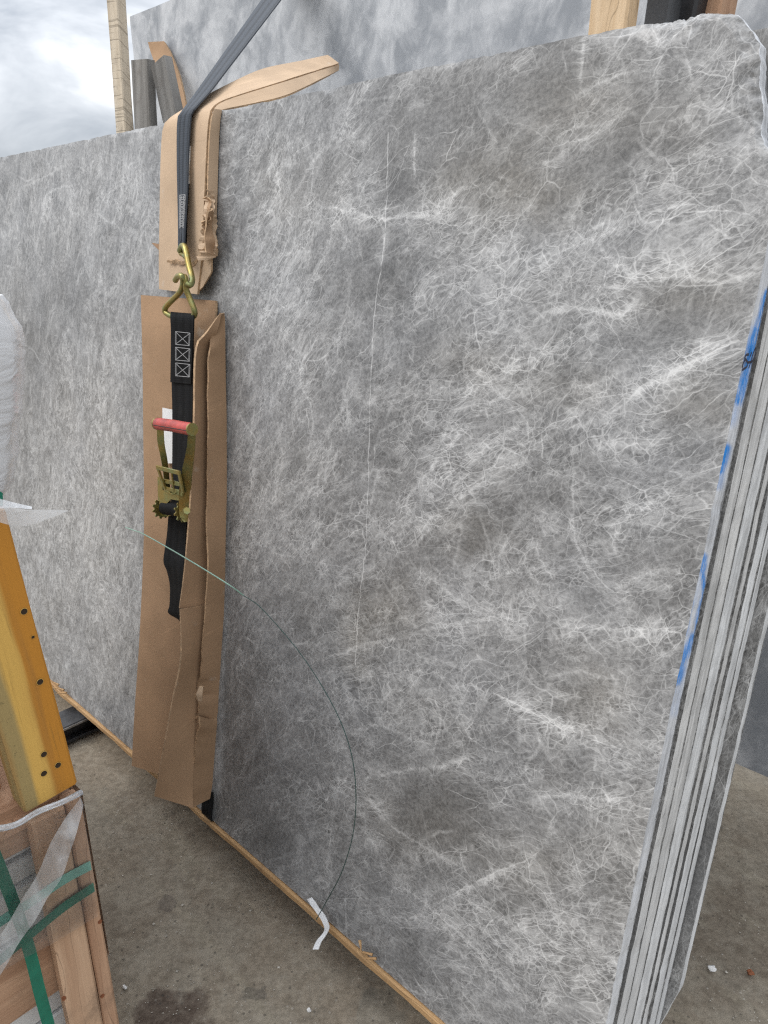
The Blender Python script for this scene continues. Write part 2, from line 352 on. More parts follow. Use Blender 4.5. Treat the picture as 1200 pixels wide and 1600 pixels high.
M = {}
M['stone_front'] = stone('stone_front', drawn=True)
M['stone'] = stone('stone', seed=3.7)
def cloudy_stone():
    s = NT('stone_blue'); oc = s.obj()
    wv = s.vm('ADD', oc, s.vm('SCALE', s.vm('SUBTRACT', s.noise(oc, 3, 4, out=1), (.5, .5, .5)), .35))
    a = s.noise(s.map(s.map(wv, rot=(0, R(-28), 0)), (1.9, 1, .8)), 3.2, 7, .62); b = s.noise(s.map(wv, (1, 1, .6)), 11, 6, .68)
    f = s.math('ADD', s.math('MULTIPLY', a, .65), s.math('MULTIPLY', b, .38))
    col = s.mix(s.ss(f, .40, .63), (.262, .278, .300), (.56, .572, .588))
    ed = s.n('TexVoronoi', {'Vector': wv, 'Scale': 13.0}, feature='DISTANCE_TO_EDGE').outputs['Distance']
    col = s.mix(s.math('MULTIPLY', s.ss(ed, 0, .03, 1, 0), s.ss(b, .45, .62, 0, .22)), col, (.62, .64, .66))
    dk = s.math('MULTIPLY', s.ss(s.noise(s.vm('ADD', wv, (5, 1, 2)), 4.2, 6, .66), .60, .72), .45)
    col = s.mix(dk, col, (.15, .165, .16))
    s.bsdf(col, .5, s.bump(b, .1, .004), spec=.35)
    return s.m
M['stone_blue'] = cloudy_stone()
M['edge_paint'] = edge_mat('edge_paint', paint=True, tint=(.56, .575, .60))
M['edge'] = edge_mat('edge', tint=(.55, .55, .542)); M['edge_light'] = edge_mat('edge_light', tint=(.61, .62, .625))
M['concrete'] = concrete()
M['strip_wood'] = wood('strip_wood', (.50, .32, .16), (.33, .19, .085), knots=False)
M['pale_wood'] = wood('pale_wood', (.58, .50, .39), (.46, .38, .28), sawn=True, knots=False)
M['post_wood'] = wood('post_wood', (.66, .50, .33), (.50, .34, .19), knots=False)
M['grey_wood'] = wood('grey_wood', (.36, .31, .25), (.22, .19, .15), grey=.75)
M['crate_wood'] = wood('crate_wood', (.53, .335, .215), (.36, .205, .125))
M['crate_wood_pale'] = wood('crate_wood_pale', (.58, .39, .255), (.43, .265, .165))
M['beam'] = stained_beam()
M['card'] = cardboard('card'); M['card_pale'] = cardboard('card_pale', (.50, .368, .252)); M['card_brown'] = cardboard('card_brown', (.30, .190, .118))
M['card_core'] = plain('card_core', (.40, .27, .16), .9, var=.35, scale=120)
M['web_grey'] = webbing('web_grey', (.040, .047, .058)); M['web_black'] = webbing('web_black', (.006, .0062, .007), rough=.75)
M['thread'] = plain('thread', (.30, .30, .30), .9)
M['zinc'] = zinc()
M['red'] = plain('red', (.42, .07, .06), .5, var=.3, scale=40)
M['black_steel'] = plain('black_steel', (.018, .018, .02), .5, var=.4, scale=18, bump=.3)
M['rack_steel'] = plain('rack_steel', (.05, .052, .056), .5, var=.35, scale=14, bump=.3)
M['steel_edge'] = plain('steel_edge', (.30, .29, .28), .5, metal=.4, var=.3, scale=30)
M['white_tape'] = plain('white_tape', (.72, .73, .74), .5, var=.08, scale=60, bump=.3)
M['paper'] = plain('paper', (.70, .70, .69), .7, var=.05)
M['wire'] = plain('wire', (.030, .062, .055), .4, var=.1); M['wire_pale'] = plain('wire_pale', (.22, .36, .29), .4, var=.1)
M['green_band'] = plain('green_band', (.012, .16, .10), .35, var=.15, scale=30, bump=.2)
M['green_band_pale'] = plain('green_band_pale', (.20, .46, .38), .4, var=.1, scale=30, bump=.2)
M['film'] = film('film', .06, wr=9.0, stretch=(1, 1, .5), bs=.9, det=3); M['film_milky'] = film('film_milky', .55, (.86, .88, .9), 14, (1, 1, .4), .4, 2); M['film_white'] = film('film_white', 2.2, (.93, .94, .96), 7, (1, 1, 3), .45, 2, .45, .28, .08)
M['film_flap'] = film('film_flap', 1.1, (.86, .88, .90), 8)
M['pebble'] = plain('pebble', (.42, .39, .34), .8, var=.3, scale=60); M['pebble_white'] = plain('pebble_white', (.72, .71, .69), .8, var=.1, scale=60)
M['marker'] = plain('marker', (.012, .012, .03), .6)
M['tile'] = plain('tile', (.66, .655, .64), .5, var=.12, scale=12); M['hole'] = plain('hole', (.03, .016, .006), .9)
M['rust'] = plain('rust', (.22, .075, .03), .9, var=.3, scale=60)

# ------------------------------------------------------------------ object helpers
def ident(o, label=None, cat=None, group=None, kind=None):
    if label: o['label'] = label
    if cat: o['category'] = cat
    if group: o['group'] = group
    if kind: o['kind'] = kind
    return o
def empty(name, loc):
    o = bpy.data.objects.new(name, None); COL.objects.link(o); o.location = Vector(loc); o.empty_display_size = .05
    return o
def place(o, mat, parent):
    if parent is not None:
        o.parent = parent
        pm = PM[parent.name]
        o.matrix_basis = pm.inverted() @ mat
    else: o.matrix_basis = mat
    PM[o.name] = mat
PM = {}
def thing(name, loc, label, cat, group=None):
    o = empty(name, loc); PM[o.name] = Matrix.Translation(Vector(loc)); return ident(o, label, cat, group)
def mesh(name, verts, faces, mats, parent=None, matrix=None, smooth=True, fmat=None, uv=None, angle=40):
    """verts are in world space unless a matrix is given (then local to it)"""
    verts = np.asarray(verts, float)
    if matrix is None:
        c = verts.mean(0); c[2] = verts[:, 2].min(); matrix = Matrix.Translation(Vector(c)); verts = verts - c
    me = bpy.data.meshes.new(name); me.from_pydata(verts.tolist(), [], [tuple(int(i) for i in f) for f in faces])
    if not isinstance(mats, (list, tuple)): mats = [mats]
    for m in mats: me.materials.append(M[m] if isinstance(m, str) else m)
    if fmat is not None: me.polygons.foreach_set('material_index', np.asarray(fmat, np.int32))
    if uv is not None:
        l = me.uv_layers.new(name='UVMap'); li = np.zeros(len(me.loops), np.int32); me.loops.foreach_get('vertex_index', li)
        l.data.foreach_set('uv', np.asarray(uv, np.float32)[li].ravel())
    me.validate()
    if smooth:
        me.polygons.foreach_set('use_smooth', np.ones(len(me.polygons), bool))
        try: me.set_sharp_from_angle(angle=R(angle))
        except Exception: pass
    me.update()
    o = bpy.data.objects.new(name, me); COL.objects.link(o); place(o, matrix, parent)
    return o
def frame(xa, ya, o):
    x = np.array(xa, float); x /= np.linalg.norm(x); y = np.array(ya, float); y -= x * (x @ y); y /= np.linalg.norm(y); z = np.cross(x, y)
    return Matrix(((x[0], y[0], z[0], o[0]), (x[1], y[1], z[1], o[1]), (x[2], y[2], z[2], o[2]), (0, 0, 0, 1)))
def beam_mesh(L, wy, wz, jit=.0012, seg=None, ch=.004, bow=0.0, taper=0.0):
    """board along x from 0 to L, chamfered section, slight unevenness"""
    seg = seg or max(2, int(L / .12)); ch = min(ch, wy * .3, wz * .3)
    a, b = wy / 2, wz / 2
    prof = [(-a + ch, -b), (a - ch, -b), (a, -b + ch), (a, b - ch), (a - ch, b), (-a + ch, b), (-a, b - ch), (-a, -b + ch)]
    vs, fs = [], []
    for i in range(seg + 1):
        t = i / seg; k = 1 - taper * t
        for (y, z) in prof:
            vs.append((t * L, y * k + random.uniform(-jit, jit) + bow * math.sin(t * math.pi), z * k + random.uniform(-jit, jit)))
    for i in range(seg):
        for j in range(8):
            fs.append((i * 8 + j, i * 8 + (j + 1) % 8, (i + 1) * 8 + (j + 1) % 8, (i + 1) * 8 + j))
    fs = [f[::-1] for f in fs]
    fs.append(tuple(range(8))); fs.append(tuple(range(seg * 8 + 7, seg * 8 - 1, -1)))
    fs = [tuple(reversed(f)) for f in fs]
    return vs, fs
def beam(name, p0, p1, ydir, wy, wz, mat, parent=None, **kw):
    p0 = np.array(p0, float); p1 = np.array(p1, float); L = np.linalg.norm(p1 - p0)
    vs, fs = beam_mesh(L, wy, wz, **kw)
    return mesh(name, vs, fs, mat, parent, frame(p1 - p0, ydir, p0), angle=30)
def resample(pts, n):
    pts = np.asarray(pts, float)
    # Catmull-Rom through the points, evenly spaced
    q = np.vstack([2 * pts[0] - pts[1], pts, 2 * pts[-1] - pts[-2]]); out = []
    for i in range(1, len(q) - 2):
        for t in np.linspace(0, 1, 24, endpoint=False):
            a, b, c, d = q[i - 1], q[i], q[i + 1], q[i + 2]
            out.append(.5 * ((2 * b) + (-a + c) * t + (2 * a - 5 * b + 4 * c - d) * t * t + (-a + 3 * b - 3 * c + d) * t ** 3))
    out.append(pts[-1]); out = np.array(out)
    L = np.concatenate([[0], np.cumsum(np.linalg.norm(np.diff(out, axis=0), axis=1))])
    s_ = np.linspace(0, L[-1], n)
    return np.stack([np.interp(s_, L, out[:, k]) for k in range(out.shape[1])], -1)
def linres(pts, n):
    pts = np.asarray(pts, float); L = np.concatenate([[0], np.cumsum(np.linalg.norm(np.diff(pts, axis=0), axis=1))]); s_ = np.linspace(0, L[-1], n)
    return np.stack([np.interp(s_, L, pts[:, k]) for k in range(pts.shape[1])], -1)
def tube(name, pts, r, mat, parent=None, n=40, sides=8, smoothpath=True, closed=False):
    p = resample(pts, n) if smoothpath else np.asarray(pts, float); n = len(p)
    vs, fs = [], []; t0 = p[1] - p[0]; up = np.array([0, 0, 1.]) if abs(t0[2]) < .9 * np.linalg.norm(t0) else np.array([1., 0, 0])
    for i in range(n):
        t = p[min(i + 1, n - 1)] - p[max(i - 1, 0)]; t /= np.linalg.norm(t)
        a = up - t * (up @ t); a /= np.linalg.norm(a); b = np.cross(t, a); up = a
        rr = r[i] if hasattr(r, '__len__') else r
        for k in range(sides):
            an = 2 * math.pi * k / sides; vs.append(p[i] + (a * math.cos(an) + b * math.sin(an)) * rr)
    for i in range(n - 1):
        for k in range(sides):
            fs.append((i * sides + k, i * sides + (k + 1) % sides, (i + 1) * sides + (k + 1) % sides, (i + 1) * sides + k))
    fs.append(tuple(range(sides))[::-1]); fs.append(tuple(range((n - 1) * sides, n * sides)))
    return mesh(name, vs, fs, mat, parent, angle=50)
def sheet(name, A, B, thick, mat, parent=None, nu=10, edge=None, wav=0.0, wsc=9.0, front=None, smooth=True, core=None, single=False):
    """solid sheet lofted between two polylines A and B (same count); front = direction the upper face looks to"""
    A = np.asarray(A, float); B = np.asarray(B, float); n = len(A)
    g = np.zeros((n, nu + 1, 3))
    for j in range(nu + 1): g[:, j] = A + (B - A) * (j / nu)
    du = np.gradient(g, axis=0); dv = np.gradient(g, axis=1); nr = np.cross(du, dv); nr /= np.linalg.norm(nr, axis=-1, keepdims=True) + 1e-9
    if front is not None and (nr.reshape(-1, 3) @ np.array(front)).mean() < 0: nr = -nr
    if wav:
        for i in range(n):
            for j in range(nu + 1): g[i, j] += nr[i, j] * wav * mnoise.noise(Vector(g[i, j] * wsc))
    top = g + nr * thick / 2; bot = g - nr * thick / 2
    vs = np.concatenate([top.reshape(-1, 3), bot.reshape(-1, 3)]); N0 = n * (nu + 1); fs = []; fm = []
    I = lambda i, j: i * (nu + 1) + j
    flip = np.cross(du, dv).reshape(-1, 3).mean(0) @ nr.reshape(-1, 3).mean(0) < 0
    for i in range(n - 1):
        for j in range(nu):
            f = (I(i, j), I(i + 1, j), I(i + 1, j + 1), I(i, j + 1)); 
            if flip: f = f[::-1]
            fs.append(f); fm.append(0)
            if not single: fs.append(tuple(N0 + k for k in f[::-1])); fm.append(0)
    ring = [I(i, 0) for i in range(n)] + [I(n - 1, j) for j in range(1, nu + 1)] + [I(i, nu) for i in range(n - 2, -1, -1)] + [I(0, j) for j in range(nu - 1, 0, -1)]
    for a, b in (() if single else zip(ring, ring[1:] + ring[:1])):
        f = (a, N0 + a, N0 + b, b)
        if not flip: f = f[::-1]
        fs.append(f[::-1]); fm.append(1 if core else 0)
    uv = np.zeros((2 * N0, 2)); L = np.concatenate([[0], np.cumsum(np.linalg.norm(np.diff((A + B) / 2, axis=0), axis=1))])
    for i in range(n):
        for j in range(nu + 1): uv[I(i, j)] = uv[N0 + I(i, j)] = (j / nu, L[i])
    if single: vs = vs[:N0]; uv = uv[:N0]
    return mesh(name, vs, fs, [mat, core] if core else mat, parent, smooth=smooth, fmat=fm, uv=uv)
def box_faces(): return [(0, 3, 2, 1), (4, 5, 6, 7), (0, 1, 5, 4), (1, 2, 6, 5), (2, 3, 7, 6), (3, 0, 4, 7)]

# ================================================================== the setting: ground
def ground():
    # one sheet, finer near the camera, gently uneven
    xs = np.concatenate([[-600, -150, -40, -12], np.linspace(-4, 4, 81), [12, 40, 150, 600]])
    ys = np.concatenate([[-600, -150, -40, -10], np.linspace(-3, 6, 91), [14, 40, 150, 600]])
    vs = []
    for x in xs:
        for y in ys:
            near = max(0, 1 - max(abs(x), abs(y - 1.5)) / 5)
            vs.append((x, y, (mnoise.noise(Vector((x * 1.3, y * 1.3, 0))) * .006 + mnoise.noise(Vector((x * 6, y * 6, 3))) * .0015 - .003) * (near > 0)))
    ny = len(ys); fs = [(i * ny + j, (i + 1) * ny + j, (i + 1) * ny + j + 1, i * ny + j + 1) for i in range(len(xs) - 1) for j in range(ny - 1)]
    o = mesh('ground', vs, fs, 'concrete', None, Matrix.Identity(4)); ident(o, 'worn grey brown concrete yard floor with grit', 'ground', kind='structure')
ground()

# ================================================================== slabs
def smooth1(x, k):
    ker = np.ones(k) / k; return np.convolve(np.pad(x, k, mode='edge'), ker, mode='same')[k:-k]
def slab(name, label, w0, th, uL, uR, vB, vT, mface, medge, du, dv, group=None, paint=False, shape=None, rough=.0012, face_attr=None, chips=0, cat='stone slab'):
    nu = max(2, int((uR - uL) / du)); nv = max(2, int((vT - vB) / dv)); nw = 6
    s_ = np.linspace(0, 1, nu + 1); t_ = np.linspace(0, 1, nv + 1)
    SS, TT = np.meshgrid(s_, t_, indexing='ij')
    def outline(seed):
        r = np.random.default_rng(seed)
        jr = smooth1(r.normal(0, rough, nv + 1), 3) * .22 + smooth1(r.normal(0, rough, nv + 1), 41) * .4
        jt = smooth1(r.normal(0, rough, nu + 1), 3) * .5 + smooth1(r.normal(0, rough * 2, nu + 1), 21)
        jl = smooth1(r.normal(0, rough, nv + 1), 3); jb = smooth1(r.normal(0, rough, nu + 1), 5)
        for _ in range(chips):
            c = r.uniform(.05, .95); wd = r.uniform(.004, .012); jr -= .0009 * r.uniform(.3, 1) * np.exp(-((t_ - c) / wd) ** 2)
            c = r.uniform(.05, .95); wd = r.uniform(.002, .008); jt -= .0028 * r.uniform(.3, 1) * np.exp(-((s_ - c) / wd) ** 2)
        return jr, jt, jl, jb
    sd_ = abs(hash(label)) % 1 + int(1000 * (w0 + 5)); jr, jt, jl, jb = outline(sd_)
    U = uL + jl[None, :] * 1 + SS * ((uR + jr)[None, :] - uL - jl[None, :])
    V = vB + jb[:, None] + TT * ((vT + jt)[:, None] - vB - jb[:, None])
    WD = np.zeros_like(U)
    if shape is not None:
        sh_ = shape(U, V, SS, TT); U, V = sh_[0], sh_[1]
        if len(sh_) > 2: WD = sh_[2]
    N0 = (nu + 1) * (nv + 1); I = lambda i, j: i * (nv + 1) + j
    front = np.stack([U, w0 + WD, V], -1).reshape(-1, 3)
    fi = (np.arange(nu)[:, None] * (nv + 1) + np.arange(nv)[None, :]).ravel()
    faces = np.stack([fi, fi + nv + 1, fi + nv + 2, fi + 1], 1)
    vs = [front]; F = [faces]; fm = [np.zeros(len(faces), int)]; base = N0
    # rim: boundary loop, extruded back in nw rings
    ring = [I(i, 0) for i in range(nu + 1)] + [I(nu, j) for j in range(1, nv + 1)] + [I(i, nv) for i in range(nu - 1, -1, -1)] + [I(0, j) for j in range(nv - 1, 0, -1)]
    ring = np.array(ring); rp = front[ring]; nr_ = len(ring)
    ctr = np.array([(uL + uR) / 2, w0, (vB + vT) / 2])
    r = np.random.default_rng(sd_ + 1); prev = ring
    out = np.zeros_like(rp)
    tang = np.roll(rp, -1, 0) - np.roll(rp, 1, 0); out[:, 0] = tang[:, 2]; out[:, 2] = -tang[:, 0]; out /= np.linalg.norm(out, axis=1, keepdims=True) + 1e-9
    for k in range(1, nw + 1):
        f = k / nw; w = w0 + th * f
        bulge = (.0006 * math.sin(math.pi * min(1, f * 1.0)))
        jj = smooth1(r.normal(0, rough * .3, nr_), 3)
        q = rp + out * (bulge + jj)[:, None]; q[:, 1] = np.maximum(w, rp[:, 1] + .0006 * k)
        if k == nw: q -= out * .0012
        vs.append(q); idx = base + np.arange(nr_); base += nr_
        F.append(np.stack([prev, idx, np.roll(idx, -1), np.roll(prev, -1)], 1)); fm.append(np.ones(nr_, int)); prev = idx
    # coarse back face, a hair inside the rim
    bu, bv = max(3, nu // 24), max(3, nv // 24); iu = np.linspace(0, nu, bu + 1).astype(int); iv = np.linspace(0, nv, bv + 1).astype(int)
    bk = np.stack([U[np.ix_(iu, iv)], np.full((bu + 1, bv + 1), w0 + th - .0006), V[np.ix_(iu, iv)]], -1).reshape(-1, 3); vs.append(bk)
    bi = base + (np.arange(bu)[:, None] * (bv + 1) + np.arange(bv)[None, :]).ravel()
    F.append(np.stack([bi + 1, bi + bv + 2, bi + bv + 1, bi], 1)); fm.append(np.zeros(len(bi), int)); base += len(bk)
    vs = np.concatenate(vs); F = np.concatenate(F); fm = np.concatenate(fm)
    me = bpy.data.meshes.new(name)
    nq = len(F); me.vertices.add(len(vs)); me.vertices.foreach_set('co', vs.astype(np.float32).ravel())
    li = F[:, ::-1].ravel().astype(np.int32); me.loops.add(len(li)); me.loops.foreach_set('vertex_index', li)
    ls = (np.arange(nq) * 4).astype(np.int32); me.polygons.add(nq); me.polygons.foreach_set('loop_start', ls)
    me.update(calc_edges=True)
    for m in (mface, medge): me.materials.append(M[m])
    me.polygons.foreach_set('material_index', fm.astype(np.int32))
    if face_attr is not None:
        for an, val in face_attr(vs, N0, nu, nv, uL, uR, vT).items():
            ty, key = {1: ('FLOAT', 'value'), 3: ('FLOAT_VECTOR', 'vector'), 4: ('FLOAT_COLOR', 'color')}[1 if val.ndim == 1 else val.shape[1]]
            a = me.attributes.new(an, ty, 'POINT'); a.data.foreach_set(key, val.astype(np.float32).ravel())
    me.polygons.foreach_set('use_smooth', np.ones(len(me.polygons), bool)); me.set_sharp_from_angle(angle=R(35)); me.update()
    o = bpy.data.objects.new(name, me); COL.objects.link(o); place(o, MS, None)
    ident(o, label, cat, group, 'thing')
    return o

# --- the drawn pattern of the front slab: pixel polylines seen on its face, turned into slab coordinates
VEINS = [  # (points, half width in metres, strength)
 ([(607,205),(605,290),(603,330),(598,400),(587,470),(582,540),(578,610),(577,690),(575,760),(572,850),(566,900),(560,960),(555,1040)], .0007, .95),
 ([(650,195),(647,240),(649,285)], .0012, .7), ([(907,52),(911,95),(908,140)], .0014, .8),
 ([(490,318),(540,330),(598,342),(650,338),(700,336)], .0022, .8), ([(400,420),(440,400),(500,392)], .0015, .5),
 ([(400,497),(440,478),(470,470)], .002, .6), ([(590,420),(600,380),(590,330)], .002, .6),
 ([(1000,433),(1060,428),(1130,436),(1198,428)], .0030, .9), ([(930,372),(960,408),(1000,433)], .0022, .8), ([(1010,434),(990,472),(955,488),(880,482),(830,508),(785,535)], .0035, .9),
 ([(1155,532),(1110,552),(1070,572),(1030,590),(1000,606),(975,632)], .0050, 1.0), ([(975,632),(930,655),(880,672)], .0025, .6),
 ([(1120,575),(1080,600),(1040,612)], .0018, .7),
 ([(700,640),(760,600),(820,570),(880,540)], .002, .6), ([(610,812),(650,760),(680,719),(740,655),(808,602),(900,560)], .003, .55),
 ([(720,740),(760,700),(830,655)], .002, .5), ([(640,860),(700,790),(760,750),(840,720)], .002, .5),
 ([(940,692),(985,690),(1040,684)], .0035, .7), ([(896,705),(894,770),(897,830),(920,896)], .0014, .55),
 ([(880,610),(930,600),(980,575)], .002, .6), ([(760,420),(800,410),(850,400),(930,372)], .0026, .7),
 ([(860,350),(900,375),(950,360),(1020,330),(1100,318)], .0020, .55), ([(700,350),(690,320),(720,295),(760,288)], .003, .6),
 ([(820,270),(870,250),(900,225),(930,210),(1000,160)], .0020, .65), ([(880,165),(930,140),(970,120),(1060,105)], .0018, .6), ([(860,230),(900,205),(950,195)], .0015, .5),
 ([(500,1032),(560,1012),(588,1005),(650,988),(725,972),(800,968),(860,975)], .0030, .65), ([(860,975),(950,985),(1065,985)], .003, .75), ([(950,925),(1000,900),(1040,888)], .002, .6),
 ([(769,1081),(800,1095),(835,1115),(865,1132),(890,1142),(930,1156),(970,1172)], .0034, .9), ([(835,1118),(860,1140),(900,1158)], .002, .5),
 ([(555,1216),(600,1210),(648,1202),(700,1192),(740,1180)], .0022, .75), ([(697,1403),(747,1378),(780,1362),(818,1345)], .0030, .8), ([(818,1345),(850,1320),(880,1300)], .002, .5),
 ([(565,1235),(590,1265),(615,1296),(650,1318),(681,1334),(736,1356)], .0022, .65), ([(600,1370),(650,1400),(681,1425),(736,1477),(780,1530)], .0026, .55),
 ([(824,1252),(880,1246),(975,1246)], .0028, .65), ([(543,1142),(604,1136),(648,1158),(700,1172)], .0016, .6), ([(934,1150),(928,1220),(923,1296)], .0014, .5),
 ([(980,880),(960,850),(985,800),(1040,770)], .002, .5), ([(750,905),(800,890),(860,880)], .002, .5), ([(640,900),(680,910),(740,960)], .002, .55),
 ([(1000,1040),(950,1060),(900,1050),(850,1070)], .0022, .5), ([(430,1010),(480,1005),(520,1012)], .002, .5), ([(540,1140),(530,1200),(520,1290),(505,1390)], .0022, .35),
 ([(560,1290),(600,1340),(640,1400)], .002, .4), ([(370,560),(400,610),(390,690)], .002, .4), ([(420,240),(440,300),(425,380)], .002, .5), ([(470,200),(490,260),(480,330)], .0015, .5),
 ([(130,1240-230),(150,965),(185,925),(200,900)], .002, .4), ([(60,340),(75,300),(120,290)], .0025, .6), ([(150,330),(175,345),(190,300),(195,240)], .002, .55), ([(20,300),(60,280),(110,255)], .0025, .5),
 ([(760,1480),(820,1440),(880,1420)], .002, .35), ([(690,1500),(720,1440),(760,1400)], .002, .35), ([(730,610),(705,650),(690,700),(700,760)], .0016, .5), ([(560,560),(540,610),(545,680)], .0014, .5), ([(480,520),(470,590),(490,650),(480,720)], .0014, .45), ([(430,640),(440,720),(420,800)], .0014, .4),
]
BLOBS = [  # (x, y, rx, ry, angle, amount): broad pale clouds (+) and bare dark patches (-), seen on the face
 (715,345,55,45,0,.7), (560,335,90,22,5,.35), (880,440,150,40,-12,.5), (1050,430,120,24,-4,.6), (1080,570,110,22,-26,.85), (850,650,170,45,-30,.45), (700,690,70,130,35,.35), (720,960,170,35,-6,.4),
 (980,985,90,22,0,.5), (870,1130,110,22,24,.55), (640,1060,130,60,0,.3), (560,1330,50,120,25,.35), (880,1500,120,80,0,.55), (1000,1130,60,80,0,.35), (930,1250,90,30,0,.45), (780,1380,90,30,-25,.4), (700,1440,60,120,-35,.3),
 (430,400,60,140,0,.25), (470,560,50,160,0,.30), (380,800,60,180,0,.25), (440,860,40,140,10,.2), (160,640,70,150,0,.5), (120,860,110,140,0,.55), (180,960,60,130,0,.4), (100,330,90,50,-15,.3), (210,300,60,80,0,.25), (400,1100,60,120,0,.15), (960,700,80,25,-4,.4), (1010,800,70,90,0,.15), (680,830,80,40,-40,.25), (830,560,90,40,-20,.35), (1040,330,100,60,-15,.1), (560,1180,40,150,12,.3),
 (640,1280,75,55,15,-.5), (720,1270,60,45,10,-.45), (610,960,45,55,0,-.5), (735,830,35,22,20,-.6), (1080,470,60,28,-10,-.5), (1100,640,60,30,-25,-.5), (1040,530,70,18,-18,-.5), (880,590,60,26,-25,-.35), (620,255,45,55,0,-.55), (520,270,40,40,0,-.25), (790,260,90,50,-30,-.5), (860,140,120,50,-15,-.4), (640,190,90,40,-10,-.35), (1000,250,120,60,-20,-.25), (390,650,40,70,0,-.35), (545,440,45,60,0,-.35), (940,1060,60,40,0,-.35), (880,1190,70,30,10,-.35), (620,1200,40,40,0,-.4), (390,1220,60,90,0,-.45), (440,1320,60,80,20,-.3), (420,960,60,70,20,-.35), (640,740,30,60,30,-.4), (60,500,28,90,5,-.7), (30,560,20,80,0,-.5), (110,470,40,60,-10,-.5), (140,240,60,30,0,-.2), (360,560,22,60,0,-.5), (800,1180,60,30,0,-.3), (840,1270,40,40,0,-.3), (680,1220,50,30,0,-.3), (930,400,60,22,-10,-.3), (1060,360,70,25,-20,-.25), (980,940,60,40,0,-.2), (640,1490,50,50,0,-.2), (745,1345,40,25,0,-.3),(860,1345,50,30,0,-.3),
]
WARM = [(790,260,130,70,-30,.9), (870,310,90,50,0,.8), (1080,480,90,50,-10,.7), (1100,640,70,50,0,.7), (735,830,60,40,0,.6), (640,1275,120,70,10,.55), (930,1080,80,60,0,.6), (610,950,50,60,0,.8), (1000,200,140,90,0,.4), (880,140,130,60,0,.6), (450,300,60,80,0,.5), (850,1340,90,60,0,.6), (560,1000,30,60,0,.6), (160,700,60,160,0,.45), (900,600,80,40,0,.5), (330,480,50,120,0,.2), (1000,1350,60,120,0,.5), (760,570,60,40,0,.4)]
def pnoise(x, y, seed):
    """2-D gradient noise, vectorised, about -1..1"""
    r = np.random.default_rng(seed); perm = r.permutation(512); ang = r.uniform(0, 2 * np.pi, 512); gx, gy = np.cos(ang), np.sin(ang)
    xi = np.floor(x).astype(int); yi = np.floor(y).astype(int); fx = x - xi; fy = y - yi
    sx = fx * fx * fx * (fx * (fx * 6 - 15) + 10); sy = fy * fy * fy * (fy * (fy * 6 - 15) + 10)
    def g(i, j, dx, dy): h = perm[(perm[(xi + i) & 511] + yi + j) & 511]; return gx[h] * dx + gy[h] * dy
    a = g(0, 0, fx, fy); b = g(1, 0, fx - 1, fy); c = g(0, 1, fx, fy - 1); d = g(1, 1, fx - 1, fy - 1)
    return 1.5 * ((a * (1 - sx) + b * sx) * (1 - sy) + (c * (1 - sx) + d * sx) * sy)
def fbm(p, f, seed, octv=4, r=.55):
    o = 0; a = 1; n = 0
    for k in range(octv): o = o + a * pnoise(p[:, 0] * f + 17.3 * k, p[:, 1] * f - 9.1 * k, seed + k); n += a; a *= r; f *= 2.03
    return o / n * 1.5
def sstep(x, a, b): t = np.clip((x - a) / (b - a), 0, 1); return t * t * (3 - 2 * t)
def grain_angle(p):
    """direction of the veining over the face, degrees from the u axis (weighted from what the photo shows)"""
    pts = [(150,400,84),(150,900,80),(420,300,82),(430,700,84),(430,1100,78),(560,1300,60),(560,500,78),(620,800,62),(760,250,42),(760,600,44),(950,150,36),(1000,350,22),(1050,600,30),(800,900,25),(1000,950,4),(900,1150,-20),(700,1100,2),(640,1230,-28),(700,1420,-38),(850,1400,20),(950,1300,0),(880,1540,-30)]
    num = np.zeros((len(p), 2)); den = np.zeros(len(p))
    for x, y, an in pts:
        q = S(x, y)[[0, 2]]; w = 1 / (((p - q) ** 2).sum(1) + .01) ** 1.6
        num += w[:, None] * np.array([math.cos(2 * R(an)), math.sin(2 * R(an))]); den += w
    return .5 * np.arctan2(num[:, 1], num[:, 0])
